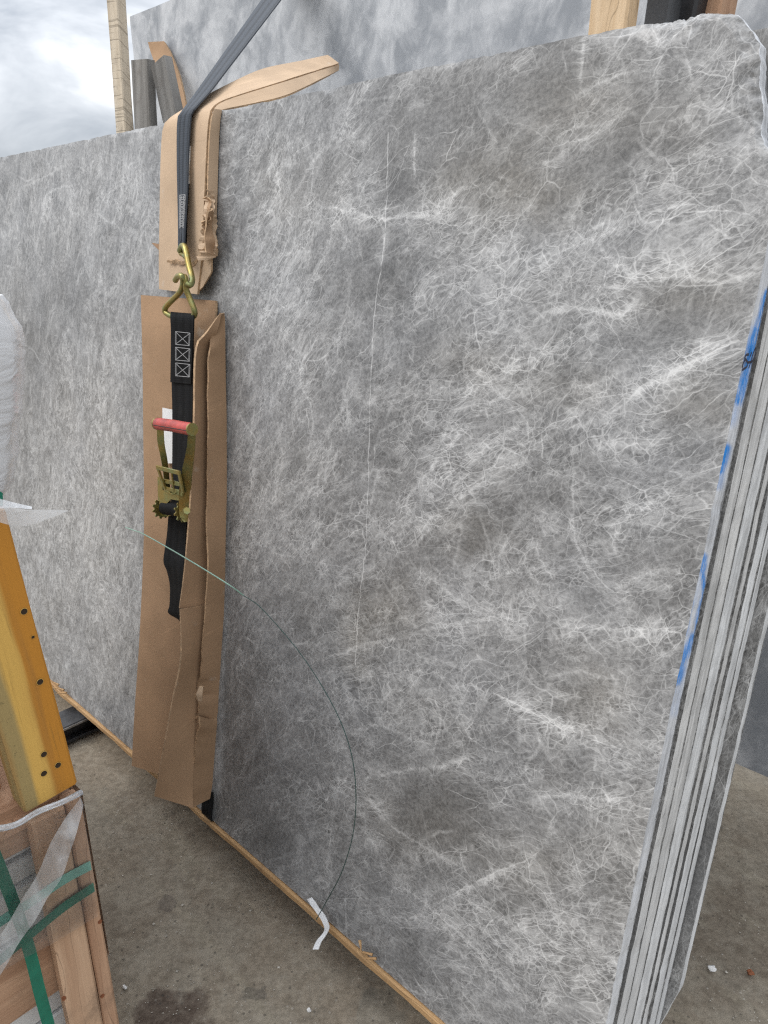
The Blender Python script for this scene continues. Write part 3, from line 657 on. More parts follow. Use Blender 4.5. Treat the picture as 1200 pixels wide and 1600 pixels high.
def front_attr(vs, nface, nu, nv, uL, uR, vT):
    uv = vs[:, [0, 2]]; n = len(vs)
    world_ = P0 + np.outer(vs[:, 0], UU) + np.outer(vs[:, 1], SN) + np.outer(vs[:, 2], UP)
    w1 = np.stack([fbm(uv, 5, 1, 3), fbm(uv, 5, 5, 3)], 1); w2 = np.stack([fbm(uv, 26, 9, 3), fbm(uv, 26, 13, 3)], 1)
    wob = uv + w1 * .006 + w2 * .0035
    sdv = np.full((n, 4), .5)
    for ch, pts in enumerate((VEINS[0][0], [(1158,530),(1110,551),(1070,571),(1030,589),(1000,605),(975,631),(940,652)], [(769,1081),(800,1096),(835,1114),(865,1133),(890,1142),(930,1157),(972,1172)], [(690,1408),(720,1390),(747,1378),(780,1361),(820,1345),(850,1322)])):
        q = np.array([S(x, y)[[0, 2]] for x, y in pts]); q = resample(q, 8 * len(pts)); r_ = np.random.default_rng(40 + ch)
        q[1:-1] += r_.normal(0, .0007, q[1:-1].shape); idx = np.where(((wob > q.min(0) - .03) & (wob < q.max(0) + .03)).all(1))[0]; p = uv[idx] + w2[idx] * .0012; best = np.full(len(idx), 9.); sg = np.ones(len(idx)); pen = np.zeros(len(idx))
        for k in range(len(q) - 1):
            a, b = q[k], q[k + 1]; d = b - a; t0 = ((p - a) @ d) / (d @ d); t = np.clip(t0, 0, 1); v = p - a - t[:, None] * d
            ds = np.linalg.norm(v, axis=1); m = ds < best; best[m] = ds[m]; sg[m] = np.sign(d[0] * v[m, 1] - d[1] * v[m, 0]); e0 = (k == 0) * np.clip(-t0, 0, None) + (k == len(q) - 2) * np.clip(t0 - 1, 0, None); pen[m] = e0[m]
        ok = pen == 0; sdv[idx[ok], ch] = (sg * best)[ok]
    vein = np.zeros(n); broad = np.zeros(n)
    for pts, hw, st in VEINS[1:]:
        q = np.array([S(x, y)[[0, 2]] for x, y in pts]); q = resample(q, max(8, 5 * len(pts)))
        lo = q.min(0) - .06; hi = q.max(0) + .06
        idx = np.where(((wob > lo) & (wob < hi)).all(1))[0]; p = wob[idx]; best = np.full(len(idx), 9.); tt = np.zeros(len(idx))
        for k in range(len(q) - 1):
            a, b = q[k], q[k + 1]; d = b - a; t = np.clip(((p - a) @ d) / (d @ d), 0, 1)
            ds = np.linalg.norm(p - a - t[:, None] * d, axis=1); m = ds < best; best[m] = ds[m]; tt[m] = (k + t[m]) / (len(q) - 1)
        fade = np.clip(np.minimum(tt, 1 - tt) * 6, 0, 1)
        hwv = hw * .62 * (.35 + 1.1 * np.abs(fbm(p, 14, 61, 3)) * 1.6)
        v = st * fade * np.clip(1.6 - best / (hwv + .0008), 0, 1); vein[idx] = np.maximum(vein[idx], v)
        br = st * fade * (.5 if hw > .001 else .18) * np.exp(-(best / (hw * 5 + .004)) ** 2); broad[idx] = np.maximum(broad[idx], br)
    px = pix(world_) + np.stack([w1[:, 0] * 26 + w2[:, 0] * 10, w1[:, 1] * 26 + w2[:, 1] * 10], 1)
    def blobs(L):
        o = np.zeros(n)
        for x, y, rx, ry, an, am in L:
            c, s_ = math.cos(R(an)), math.sin(R(an)); dx = px[:, 0] - x; dy = px[:, 1] - y
            o += am * np.exp(-1.1 * (((dx * c + dy * s_) / rx) ** 2 + ((-dx * s_ + dy * c) / ry) ** 2))
        return o
    b = blobs(BLOBS)
    ph = grain_angle(uv)
    # stretch along the grain by averaging displaced noise along it
    cen = np.array([.45, .8]); rel = uv - cen; gu = np.linspace(-2, 1.5, 3501); gp = R(64) - R(27) * sstep(gu, -.05, .55); GF = np.cumsum(np.tan(gp)) * .001; GF -= np.interp(.45, gu, GF)
    along = rel[:, 0] * .6 + rel[:, 1] * .8; across = (rel[:, 1] - np.interp(uv[:, 0], gu, GF)) * .62
    lf = 1 - sstep(uv[:, 0], -.25, .12)
    fl = np.stack([across * (1 - .26 * lf), along * (.60 + .20 * lf)], 1) + w1 * (.016 + .014 * lf)[:, None] + w2 * (.0022 + .004 * lf)[:, None]
    streak = fbm(np.stack([across * 1.0, along * .32], 1) + w1 * .02, 15, 71, 5, .62)
    streak2 = fbm(np.stack([across, along * .28], 1) + w1 * .012, 38, 77, 4, .6)
    dens = np.clip(.36 + .70 * b + .60 * streak + .30 * streak2 + .26 * fbm(uv, 4, 75, 4) + lf * (.34 * fbm(uv, 13, 78, 5, .65) - .25 * streak), 0, 1.2)
    m1 = sstep(fbm(fl, 8, 81, 4), -.15, .35); m2 = sstep(fbm(fl, 9, 85, 4), -.12, .38)
    shade = 1 + .30 * fbm(fl, 12, 91, 6, .66) + .16 * fbm(uv, 3.5, 95, 3) + .20 * np.clip(b, -1, 0) + lf * (.26 * fbm(uv, 9, 111, 5, .62) + .04)
    broad = np.clip(broad * .8 + np.clip(b + .3 * streak - .05, 0, 1) * .34 + lf * np.clip(.18 + 1.25 * fbm(uv, 10, 101, 5, .66), 0, 1) * .34, 0, 1)
    tone = np.clip(.22 + blobs(WARM) * .7 + .22 * fbm(uv, 5, 99, 4), 0, 1)
    # long thin veins grown along the grain, rasterised on the face grid
    r = np.random.default_rng(12); nl = 900; H_ = 420
    pos = np.stack([r.uniform(uL, uR, nl), r.uniform(0, vT, nl)], 1); sgn = r.choice([-1, 1], nl); life = r.integers(40, H_, nl) * r.uniform(.3, 1, nl); st = r.uniform(.12, .42, nl) + .35 * (r.random(nl) < .08)
    dev = r.normal(0, .35, nl) + np.where(r.random(nl) < .22, r.choice([-1.2, 1.2, .9, 1.57], nl), 0); gv = vein[:nface].reshape(nu + 1, nv + 1); cell = ((uR - uL) / nu, vT / nv)
    step = .0016; prev = None
    for k in range(H_):
        al = k < life
        if not al.any(): break
        if k % 6 == 0: an = grain_angle(pos)
        dev += r.normal(0, .045, nl); dev *= .995
        kink = r.random(nl) < .05; dev[kink] += r.normal(0, .55, kink.sum())
        a = an + dev; pos = pos + step * np.stack([np.cos(a), np.sin(a)], 1) * sgn[:, None]
        fade = np.clip(np.minimum(k, life - k) / 25, 0, 1) * st * al * (.55 + .45 * np.sin(k * .05 + np.arange(nl)))
        gi = (pos[:, 0] - uL) / cell[0]; gj = pos[:, 1] / cell[1]; i0 = np.floor(gi).astype(int); j0 = np.floor(gj).astype(int)
        for di in (0, 1):
            for dj in (0, 1):
                i, j = i0 + di, j0 + dj; ok = al & (i >= 0) & (i <= nu) & (j >= 0) & (j <= nv)
                d = np.hypot(gi - i, gj - j); val = fade * np.clip(1.25 - d, 0, 1); np.maximum.at(gv, (i[ok], j[ok]), val[ok])
    vein[:nface] = gv.ravel()
    dust = np.clip((vs[:, 0] - (UE - .035)) / .035, 0, 1) ** 2
    dens = np.clip(dens + dust * .35, 0, 1.2)
    # blue spray on the sawn end
    rp = pix(world_) + w2[:, :2] * 3.0; paint = np.zeros(n); e_ = np.where(vs[:, 0] > UE - .03)[0]; p = rp[e_]
    for pts, hw, st_ in (([(1198,455),(1192,480),(1182,520)], 3.2, .95), ([(1183,515),(1172,555),(1164,585),(1153,625)], 7.5, 1.0), ([(1186,500),(1176,530)], 5, .6), ([(1152,600),(1140,660)], 8, .35), ([(1135,700),(1127,735)], 5.5, 1.0), ([(1128,735),(1122,760)], 6, .4),
                        ([(1097,868),(1097,888)], 5.5, 1.0), ([(1098,885),(1099,920),(1093,960),(1082,1000)], 3.0, .95), ([(1082,995),(1066,1035),(1058,1065)], 6.5, .9), ([(1080,940),(1072,990)], 3.5, .45), ([(1090,890),(1080,940)], 9, .16), ([(1062,1060),(1052,1110)], 9, .16)):
        q = linres(pts, 12); bb = np.full(len(e_), 99.)
        for k in range(len(q) - 1):
            a, b_ = q[k], q[k + 1]; d = b_ - a; t = np.clip(((p - a) @ d) / (d @ d), 0, 1); bb = np.minimum(bb, np.linalg.norm(p - a - t[:, None] * d, axis=1))
        paint[e_] = np.maximum(paint[e_], st_ * sstep(1.9 - bb / hw, 0, 1.5))
    return {'vein': vein, 'broad': broad, 'tone': tone, 'shade': shade, 'paint': np.clip(paint, 0, 1), 'sdv': sdv, 'flow': np.stack([fl[:, 0], fl[:, 1], lf], 1), 'maskc': np.stack([dens, m1, m2, 0 * b + 1], 1)}

def front_shape(U, V, SS, TT):
    # broken top corner: the near end is chipped back at the top; the arris is rounded
    cut = np.array([(1240,250),(1212,238),(1192,226),(1189,205),(1187,160),(1186,100),(1182,62),(1172,40),(1160,24),(1145,13),(1120,9),(1098,13),(1060,21)], float)
    q = np.array([S(x, y)[[0, 2]] for x, y in cut])
    # limit u by v, where v is inside the broken zone
    vs_, us_ = q[::1, 1], q[::1, 0]
    vmin = vs_[0]; out = U.copy()
    order = np.argsort(vs_); lim = np.interp(V, vs_[order], us_[order])
    m = V > vmin
    wgt = np.clip(SS / 1.0, 0, 1)
    rowlim = np.where(m, np.minimum(lim, 9), 9)
    top = U[-1:, :]; ratio = np.where(m, np.minimum(1, (rowlim - U[0:1, :]) / (top - U[0:1, :])), 1)
    out = U[0:1, :] + (U - U[0:1, :]) * np.where(SS > .9, 1, 1) * ratio
    # only squeeze the near 6 percent so that the grid stays even elsewhere
    s0 = .94; a = U[0:1, :] + (top - U[0:1, :]) * s0
    k = np.clip((SS - s0) / (1 - s0), 0, 1)
    vr = V[-1, :]; jag = (fbm(np.stack([vr * 0, vr], 1), 60, 211, 4, .7) * .0022 + fbm(np.stack([vr * 0, vr], 1), 18, 215, 3) * .007)[None, :]
    fz = np.clip((V[-1:, :] - vmin) / .04, 0, 1)
    out = np.where((SS > s0) & m, a + (np.minimum(top, rowlim + jag * fz) - a) * k, U)
    # spalled face along the break
    pu = np.stack([out.ravel(), V.ravel()], 1); nz = fbm(pu, 30, 221, 4, .65).reshape(U.shape); n2_ = fbm(pu, 9, 225, 3).reshape(U.shape)
    dist = np.minimum(out[-1:, :] - out, 9); topd = V[:, -1:] - V
    zone = np.clip(1 - dist / (.020 + .022 * np.clip(n2_ + .4, 0, 1)), 0, 1) * np.clip((V - vmin) / .05, 0, 1)
    zt_ = np.clip(1 - topd / (.012 + .03 * np.clip(n2_ + .2, 0, 1)), 0, 1) * np.clip((out - (UE - .30)) / .15, 0, 1)
    WD = np.clip(zone, 0, 1) ** 1.2 * (.010 + .007 * nz) + np.clip(zt_, 0, 1) ** 1.3 * (.009 + .006 * nz)
    # small chips elsewhere along the arrises
    ce = np.clip(1 - (out[-1:, :] - out) / .006, 0, 1) * np.clip(n2_ - .15, 0, 1) * .008 + np.clip(1 - topd / .007, 0, 1) * np.clip(n2_ - .1, 0, 1) * .010
    V = V - np.clip(1 - topd / .01, 0, 1) * np.clip((out - (UE - .25)) / .1, 0, 1) * np.abs(nz) * .005
    return out, V, np.clip(WD + ce, 0, .03)

ULEFT = -1.62
rows = [1093.5, 1098.8, 1112, 1113, 1127.3, 1128.2, 1143.5, 1147, 1154, 1157.5, 1168.2, 1169.6, 1177]
wr_ = [Eend(x, 960)[0] for x in rows]
print('stack', np.round(wr_, 3), 'UE', UE, 'VT', VT)
VTF = VT
slab('marble_slab', 'large grey marble slab with white veins and blue spray paint on its sawn end', 0, wr_[0], ULEFT, UE, 0, VTF, 'stone_front', 'edge_paint', .0027, .0027, face_attr=front_attr, shape=front_shape, chips=14, rough=.0009)
back = [(wr_[1], wr_[2], 'edge'), (wr_[3], wr_[4], 'edge'), (wr_[5], wr_[6], 'edge_light'), (wr_[7], wr_[8], 'edge'), (wr_[9], wr_[10], 'edge_light'), (wr_[11], wr_[12], 'edge_light')]
names = ['grey marble slab just behind the blue-painted one, across the dark gap', 'second marble slab behind the blue-painted one, pressed against its neighbour', 'third marble slab behind the blue-painted one', 'thin marble slab between two dark speckled gaps in the stack', 'fifth marble slab behind the blue-painted one, with a pale sawn end', 'sixth marble slab behind the blue-painted one, beside the protruding last slab']
for i, (a, b, mm) in enumerate(back):
    slab('marble_slab', names[i], a, b - a, ULEFT - .05 + .02 * i, UE + (.0006, .0002, .0, -.0006, .0004, 0)[i], .0 + .002 * i, VT - .012 - .004 * (i % 3) - .03 * (i == 2), 'stone', mm, .03, .008, chips=10, rough=.0010)
w7 = wr_[12] + .006; u7 = float(S(1197, 960, w7)[0]); t7 = Eend(1203.5, 960, u7)[0] - w7
v7 = Eend(1040, 1592, u7)[1]
def shape7(U, V, SS, TT):
    # broken bottom corner
    k = np.clip((SS - .9) / .1, 0, 1); lift = np.clip(1 - (V - V.min()) / .10, 0, 1)
    return U - k * lift * .02, V
slab('marble_slab', 'last marble slab of the stack, sticking out past the others with its face showing', w7, t7, ULEFT, u7, -.01, VT - .02, 'stone', 'edge_light', .02, .008, chips=12, rough=.0012, shape=shape7)
STACK_W = w7 + t7
print('w7', w7, 'u7', u7, 't7', t7, 'v7', v7)

# handwriting in black marker on the sawn end
def strokes(name, segs, u, hw, parent):
    vs, fs = [], []
    for seg in segs:
        q = []
        for x, y in seg:
            w, v = Eend(x, y, u); q.append((w, v))
        q = resample(np.array(q), 5 * len(q))
        t = np.gradient(q, axis=0); t /= np.linalg.norm(t, axis=1, keepdims=True) + 1e-9; nn = np.stack([-t[:, 1], t[:, 0]], 1); b = len(vs)
        for k in range(len(q)):
            for sg in (-1, 1):
                w, v = q[k] + nn[k] * hw * sg; vs.append((u, w, v)); 
        for k in range(len(q) - 1): fs.append((b + 2 * k, b + 2 * k + 1, b + 2 * k + 3, b + 2 * k + 2))
    return mesh(name, vs, fs, 'marker', parent, MS, smooth=False)
front_slab = bpy.data.objects['marble_slab']
cr = lambda L: [(1100 + x / 6.67, 400 + y / 6.67) for x, y in L]
strokes('marker_writing', [cr([(468,1026),(440,1032),(424,1062),(448,1098),(458,1125),(440,1160),(395,1190)]), cr([(425,1085),(404,1130),(402,1165)]), cr([(465,1172),(486,1110),(508,1030),(536,955)]), cr([(536,955),(540,1000),(524,1060),(500,1098),(455,1112)]), cr([(480,1050),(500,1000)])], UE + .0062, .0016, front_slab)

# ================================================================== what the stack stands on
bx = thing('timber_strip', W(0, 0, -.02), 'long thin wooden strip under the blue-painted slab, splintered in two places', 'timber')
def strip():
    # strip under the front arris, with a ragged front
    u0, u1 = -1.60, float(S(697, 1596)[0]); n = 170; vs, fs = [], []; r = np.random.default_rng(3)
    u = np.linspace(u0, u1, n); jf = smooth1(r.normal(0, .0016, n), 5); jb = smooth1(r.normal(0, .0014, n), 7)
    spl = float(S(575, 1482)[0]);  spl2 = float(S(100, 1078)[0]); jf += -.003 * np.exp(-((u - spl2) / .04) ** 2)
    th = .017
    for k in range(n):
        f = -.006 + jf[k]
        for (w, v) in ((f + .003, -.002), (f, -.006), (f + .001, -th + jb[k]), (f + .006, -th - .002 + jb[k]), (.075, -th), (.075, -.002)):
            vs.append((u[k], w, v))
    for k in range(n - 1):
        for j in range(6): fs.append((k * 6 + j, k * 6 + (j + 1) % 6, (k + 1) * 6 + (j + 1) % 6, (k + 1) * 6 + j))
    fs.append(tuple(range(6))[::-1]); fs.append(tuple(range((n - 1) * 6, n * 6)))
    sb = mesh('strip_board', vs, fs, 'strip_wood', bx, MS)
    def splinter(px, py, dx, dy, l, w=-.014):
        a = S(px, py, w); 
        p = [W(*a), W(a[0] + dx * l * .5, a[1] - .006, a[2] + dy * l * .5), W(a[0] + dx * l, a[1] - .014, a[2] + dy * l)]
        tube('splinter', p, list(np.linspace(.0032, .0006, 8)), 'strip_wood', sb, n=8, sides=5)
    for a in ((582, 1492, -1, -.12, .030), (588, 1498, -1, -.25, .020), (562, 1470, 1, -.30, .018), (100, 1078, -1, -.15, .05), (104, 1082, -1, -.4, .045), (92, 1070, -1, 0, .05)): splinter(*a)
strip()
# long plank bed behind the strip so that the slabs rest on something
def bedplank():
    o = thing('bearer_plank', W(0, .2, -.05), 'wide rough plank carrying the slabs, hidden behind the thin strip', 'timber')
    p0, p1 = W(ULEFT + .03, .085 + (STACK_W - .085) / 2, -.018), W(UE - .12, .085 + (STACK_W - .085) / 2, -.018)
    beam('plank', p0, p1, SN, STACK_W - .09, .030, 'crate_wood', o)
bedplank()
def bearer(u, wa, wb, label, ztop, h=.085, wid=.09, mats=('black_steel', 'steel_edge')):
    c = W(u, 0, 0); c[2] = 0
    o = thing('steel_bearer', c, label, 'steel beam', 'steel bearers under the slab stack')
    a = c + NH * wa; b = c + NH * wb; X = NH; Y = UU
    for nm, z0, z1, yy, m in (('bottom_flange', .006, .016, wid, 'black_steel'), ('web', .016, ztop - .012, wid * .5, 'black_steel'), ('top_flange', ztop - .012, ztop, wid, 'rack_steel')):
        p0 = a.copy(); p1 = b.copy(); p0[2] = p1[2] = (z0 + z1) / 2
        fo = beam(nm, p0, p1, Y, yy, z1 - z0, m, o, ch=.002)
    p0 = a + Y * (wid / 2 + .0015); p1 = b + Y * (wid / 2 + .0015); p0[2] = p1[2] = ztop - .006
    beam('worn_edge', p0, p1, Y, .003, .007, 'steel_edge', fo, jit=.0004, ch=.0005)
zt = ZB - .034 - .012
for px, py, lab in ((128, 1118, 'black steel bearer sticking out under the slab stack beyond the cardboard'),):
    g = G(px, py, .05); u = float((g - P0) @ UU); bearer(u, -.34, .42, lab, zt)
bearer(float(S(720, 1610)[0]) + .02, -.012, .42, 'steel bearer under the near end of the slab stack', zt)
bearer(-.02 + float(S(330,1280)[0]), .10, .42, 'steel bearer under the slab stack behind the cardboard', zt)

# ================================================================== cardboard over the top
def upper_card():
    o = thing('cardboard_sleeve', P(290, 455, 0), 'long cardboard sleeve bent over the slab top under the grey strap', 'cardboard')
    # path in the (w, v) plane for both edges: front drop, bend, and the arm standing off behind
    tipL, tipR = S(512, 88, .52), S(529, 100, .50)
    mid1L, mid1R = S(400, 113, .20), S(440, 143, .13)
    wf = -.016
    L = [S(250, 452, wf), S(250, 380, wf), S(251, 300, wf), S(253, 230, wf), S(256, 200, wf), S(266, 186, wf + .004), S(300, 165, .04), S(345, 139, .11), mid1L, S(460, 98, .36), tipL]
    Rr = [S(310, 460, wf - .006), S(318, 380, wf - .008), S(321, 300, wf - .008), S(324, 230, wf - .008), S(327, 192, wf - .008), S(331, 173, wf - .004), S(346, 160, .02), S(378, 148, .06), S(430, 132, .13), S(490, 113, .34), tipR]
    A = resample(np.array([W(*q) for q in L]), 56); B = resample(np.array([W(*q) for q in Rr]), 56)
    # crown the sleeve a little: three strips joined
    sheet('front_panel', A, B, .005, 'card_pale', o, nu=12, wav=0.0014, wsc=11, front=-SN, core='card_core')
    # folded side wall on the near edge, going back to the stone
    L2 = [S(322, 400, wf - .008), S(324, 300, wf - .008), S(326, 230, wf - .008), S(329, 192, wf - .008), S(333, 173, wf - .004), S(348, 161, .02), S(380, 149, .06), S(432, 133, .13), S(491, 114, .34), S(529, 101, .50)]
    R2 = [S(336, 398, -.002), S(339, 300, -.002), S(341, 230, -.002), S(343, 190, -.002), S(345, 173, -.002), S(358, 170, .02), S(392, 163, .06), S(446, 150, .13), S(500, 125, .34), S(528, 110, .50)]
    A2 = resample(np.array([W(*q) for q in L2]), 48); B2 = resample(np.array([W(*q) for q in R2]), 48)
    sheet('side_fold', A2, B2, .004, 'card_pale', o, nu=5, wav=0.0010, wsc=17, front=UU, core='card_core')
    # underside closing the arm
    A3 = np.array(B2[20:]); B3 = np.array([W(*q) for q in [S(300, 168, .05), S(350, 146, .12), S(405, 120, .22), S(463, 104, .37), S(510, 93, .53)]]); B3 = resample(B3, len(A3))
    sheet('underside', A3, B3, .004, 'card_pale', o, nu=4, wav=0.0007, front=(0, 0, -1), core='card_core')
    # torn second layer hanging over the lower right side
    tl = [(326,296),(322,312),(318,330),(318,345),(314,362),(312,380),(311,398),(309,408)]
    tr = [(333,298),(336,312),(334,330),(338,345),(339,365),(340,385),(341,400),(331,404)]
    T1 = np.array([P(x + random.uniform(-2, 2), y, -.036 + .01 * math.sin(i * 1.7)) for i, (x, y) in enumerate(tl)]); T2 = np.array([P(x + random.uniform(-1, 1), y, -.020 + .008 * math.sin(i * 2.3)) for i, (x, y) in enumerate(tr)])
    rg = np.random.default_rng(8); J1 = linres(T1, 34); J2 = linres(T2, 34); J1 += UU[None] * rg.normal(0, .0035, 34)[:, None] + SN[None] * rg.normal(0, .002, 34)[:, None]; J2 += UU[None] * rg.normal(0, .002, 34)[:, None]
    sheet('torn_flap', J1, J2, .0025, 'card_pale', o, nu=6, wav=.004, wsc=46, front=-SN, core='card_core', smooth=False)
    K1 = J1 + SN[None] * .008 - UU[None] * .010 + UU[None] * rg.normal(0, .003, 34)[:, None]; sheet('torn_ply', K1[4:28], (J1 + UU[None] * .02)[4:28], .002, 'card', o, nu=3, wav=.003, wsc=60, front=-SN, core='card_core', smooth=False)
    T1 = [(325,330),(322,350),(319,372),(321,395)]; T2 = [(331,322),(333,350),(334,375),(331,398)]
    sheet('torn_layer', linres([P(x, y, -.048) for x, y in T1], 18), linres([P(x, y, -.028) for x, y in T2], 18), .003, 'card', o, nu=5, wav=.008, wsc=45, front=-SN, core='card_core')
    # lower tongue at the right and the small tab at the left
    sheet('lower_tongue', linres([P(306, 400, -.020), P(306, 430, -.020), P(309, 458, -.020)], 12), linres([P(331, 392, -.018), P(331, 425, -.018), P(318, 448, -.018)], 12), .004, 'card_pale', o, nu=6, wav=0.0010, wsc=30, front=-SN, core='card_core')
    sheet('tab', [P(238, 381, -.008), P(243, 385, -.008), P(250, 392, -.008)], [P(240, 380, -.007), P(246, 381, -.007), P(252, 382, -.007)], .003, 'card_brown', o, nu=2, front=-SN)
    # ragged tear across the front
    tr_ = [P(x, y, -.024) for x, y in ((263, 409), (270, 412), (276, 410), (284, 414), (292, 412), (300, 417), (306, 414), (309, 409))]
    tr2 = [P(x, y, -.026) for x, y in ((263, 406), (270, 407), (276, 405), (284, 409), (292, 407), (300, 410), (306, 407), (309, 403))]
    sheet('tear_edge', linres(tr_, 22), linres(tr2, 22), .004, 'card_core', o, nu=2, wav=.003, wsc=80, front=-SN)
upper_card()

def lower_card():
    o = thing('cardboard_sheet', P(270, 1200, -.02), 'tall folded cardboard sheet hanging behind the ratchet down to the floor', 'cardboard')
    # flat back panel on the left, bowing off the stone
    A = [P(221, 461, -.010), P(224, 560, -.012), P(226, 700, -.018), P(226, 830, -.022), P(219, 1000, -.030), P(212, 1100, -.036), P(207, 1196, -.040)]
    B = [P(338, 470, -.006), P(337, 560, -.006), P(336, 700, -.006), P(333, 830, -.006), P(326, 1000, -.008), P(318, 1100, -.010), P(310, 1228, -.012)]
    sheet('back_panel', resample(A, 60), resample(B, 60), .005, 'card', o, nu=16, wav=0.0014, wsc=6, front=-SN, core='card_core')
    # inner flap: free edge towards the ratchet, standing out from the stone
    A = [P(344, 489, -.022), P(322, 520, -.050), P(306, 545, -.072), P(303, 640, -.080), P(299, 760, -.086), P(290, 870, -.092), P(280, 950, -.095)]
    B = [P(346, 491, -.020), P(338, 520, -.026), P(326, 548, -.030), P(325, 640, -.034), P(325, 760, -.036), P(323, 870, -.038), P(321, 950, -.040)]
    sheet('inner_flap', resample(A, 44), resample(B, 44), .0045, 'card', o, nu=8, wav=0.0017, wsc=9, front=-UU - SN, core='card_core')
    A = [P(281, 952, -.100), P(283, 1000, -.104), P(281, 1040, -.110), P(270, 1090, -.122), P(257, 1160, -.140), P(248, 1210, -.150), P(241, 1243, -.155)]
    B = [P(321, 946, -.044), P(318, 1000, -.046), P(312, 1040, -.050), P(309, 1090, -.056), P(305, 1160, -.066), P(301, 1210, -.075), P(301, 1262, -.080)]
    sheet('flared_flap', resample(A, 40), resample(B, 40), .0045, 'card', o, nu=10, wav=0.0017, wsc=8, front=-UU - SN, core='card_core')
    # outer flap along the near side, torn on its inner edge
    A = [(346,490),(330,525),(326,548),(325,600),(326,655),(324,700),(325,760),(323,800),(325,850),(323,930),(317,1010),(313,1060),(306,1074),(304,1085),(311,1098),(309,1118),(304,1124),(312,1120),(313,1135),(306,1150),(306,1175),(302,1200),(300,1230),(296,1262)]
    B = [(349,489),(351,500),(351,540),(352,600),(353,655),(353,720),(353,780),(352,830),(351,880),(349,960),(345,1020),(343,1055),(342,1070),(341,1085),(340,1098),(339,1112),(338,1122),(338,1130),(337,1140),(336,1155),(335,1175),(333,1200),(331,1225),(327,1247)]
    n = 110
    wA = np.interp(np.linspace(0, 1, len(A)), [0, .1, 1], [-.022, -.050, -.075]); wB = np.interp(np.linspace(0, 1, len(B)), [0, 1], [-.004, -.016])
    Ap = np.array([P(x, y, w) for (x, y), w in zip(A, wA)]); Bp = np.array([P(x, y, w) for (x, y), w in zip(B, wB)])
    # sample both by index so that they stay level
    ti = np.linspace(0, len(A) - 1, n); f = lambda Q: np.stack([np.interp(ti, np.arange(len(Q)), Q[:, k]) for k in range(3)], 1)
    Aj = f(Ap); r = np.random.default_rng(5); Aj += UU[None] * smooth1(r.normal(0, .0035, n), 3)[:, None]
    sheet('outer_flap', Aj, f(Bp), .0045, 'card', o, nu=8, wav=0.0012, wsc=8, front=-SN + UU * .5, core='card_core')
    sheet('curled_tear', linres([P(311, 1072, -.095), P(307, 1085, -.098), P(310, 1096, -.095)], 8), linres([P(318, 1072, -.088), P(317, 1085, -.090), P(316, 1095, -.088)], 8), .004, 'card_pale', o, nu=4, wav=.004, wsc=60, front=-SN, core='card_core')
    # white paper label behind the ratchet
    sheet('paper_label', [P(254, 637, -.0235), P(254, 668, -.0245), P(258, 724, -.026)], [P(304, 647, -.0165), P(304, 680, -.0170), P(302, 724, -.0178)], .0008, 'paper', o, nu=3, front=-SN)
lower_card()

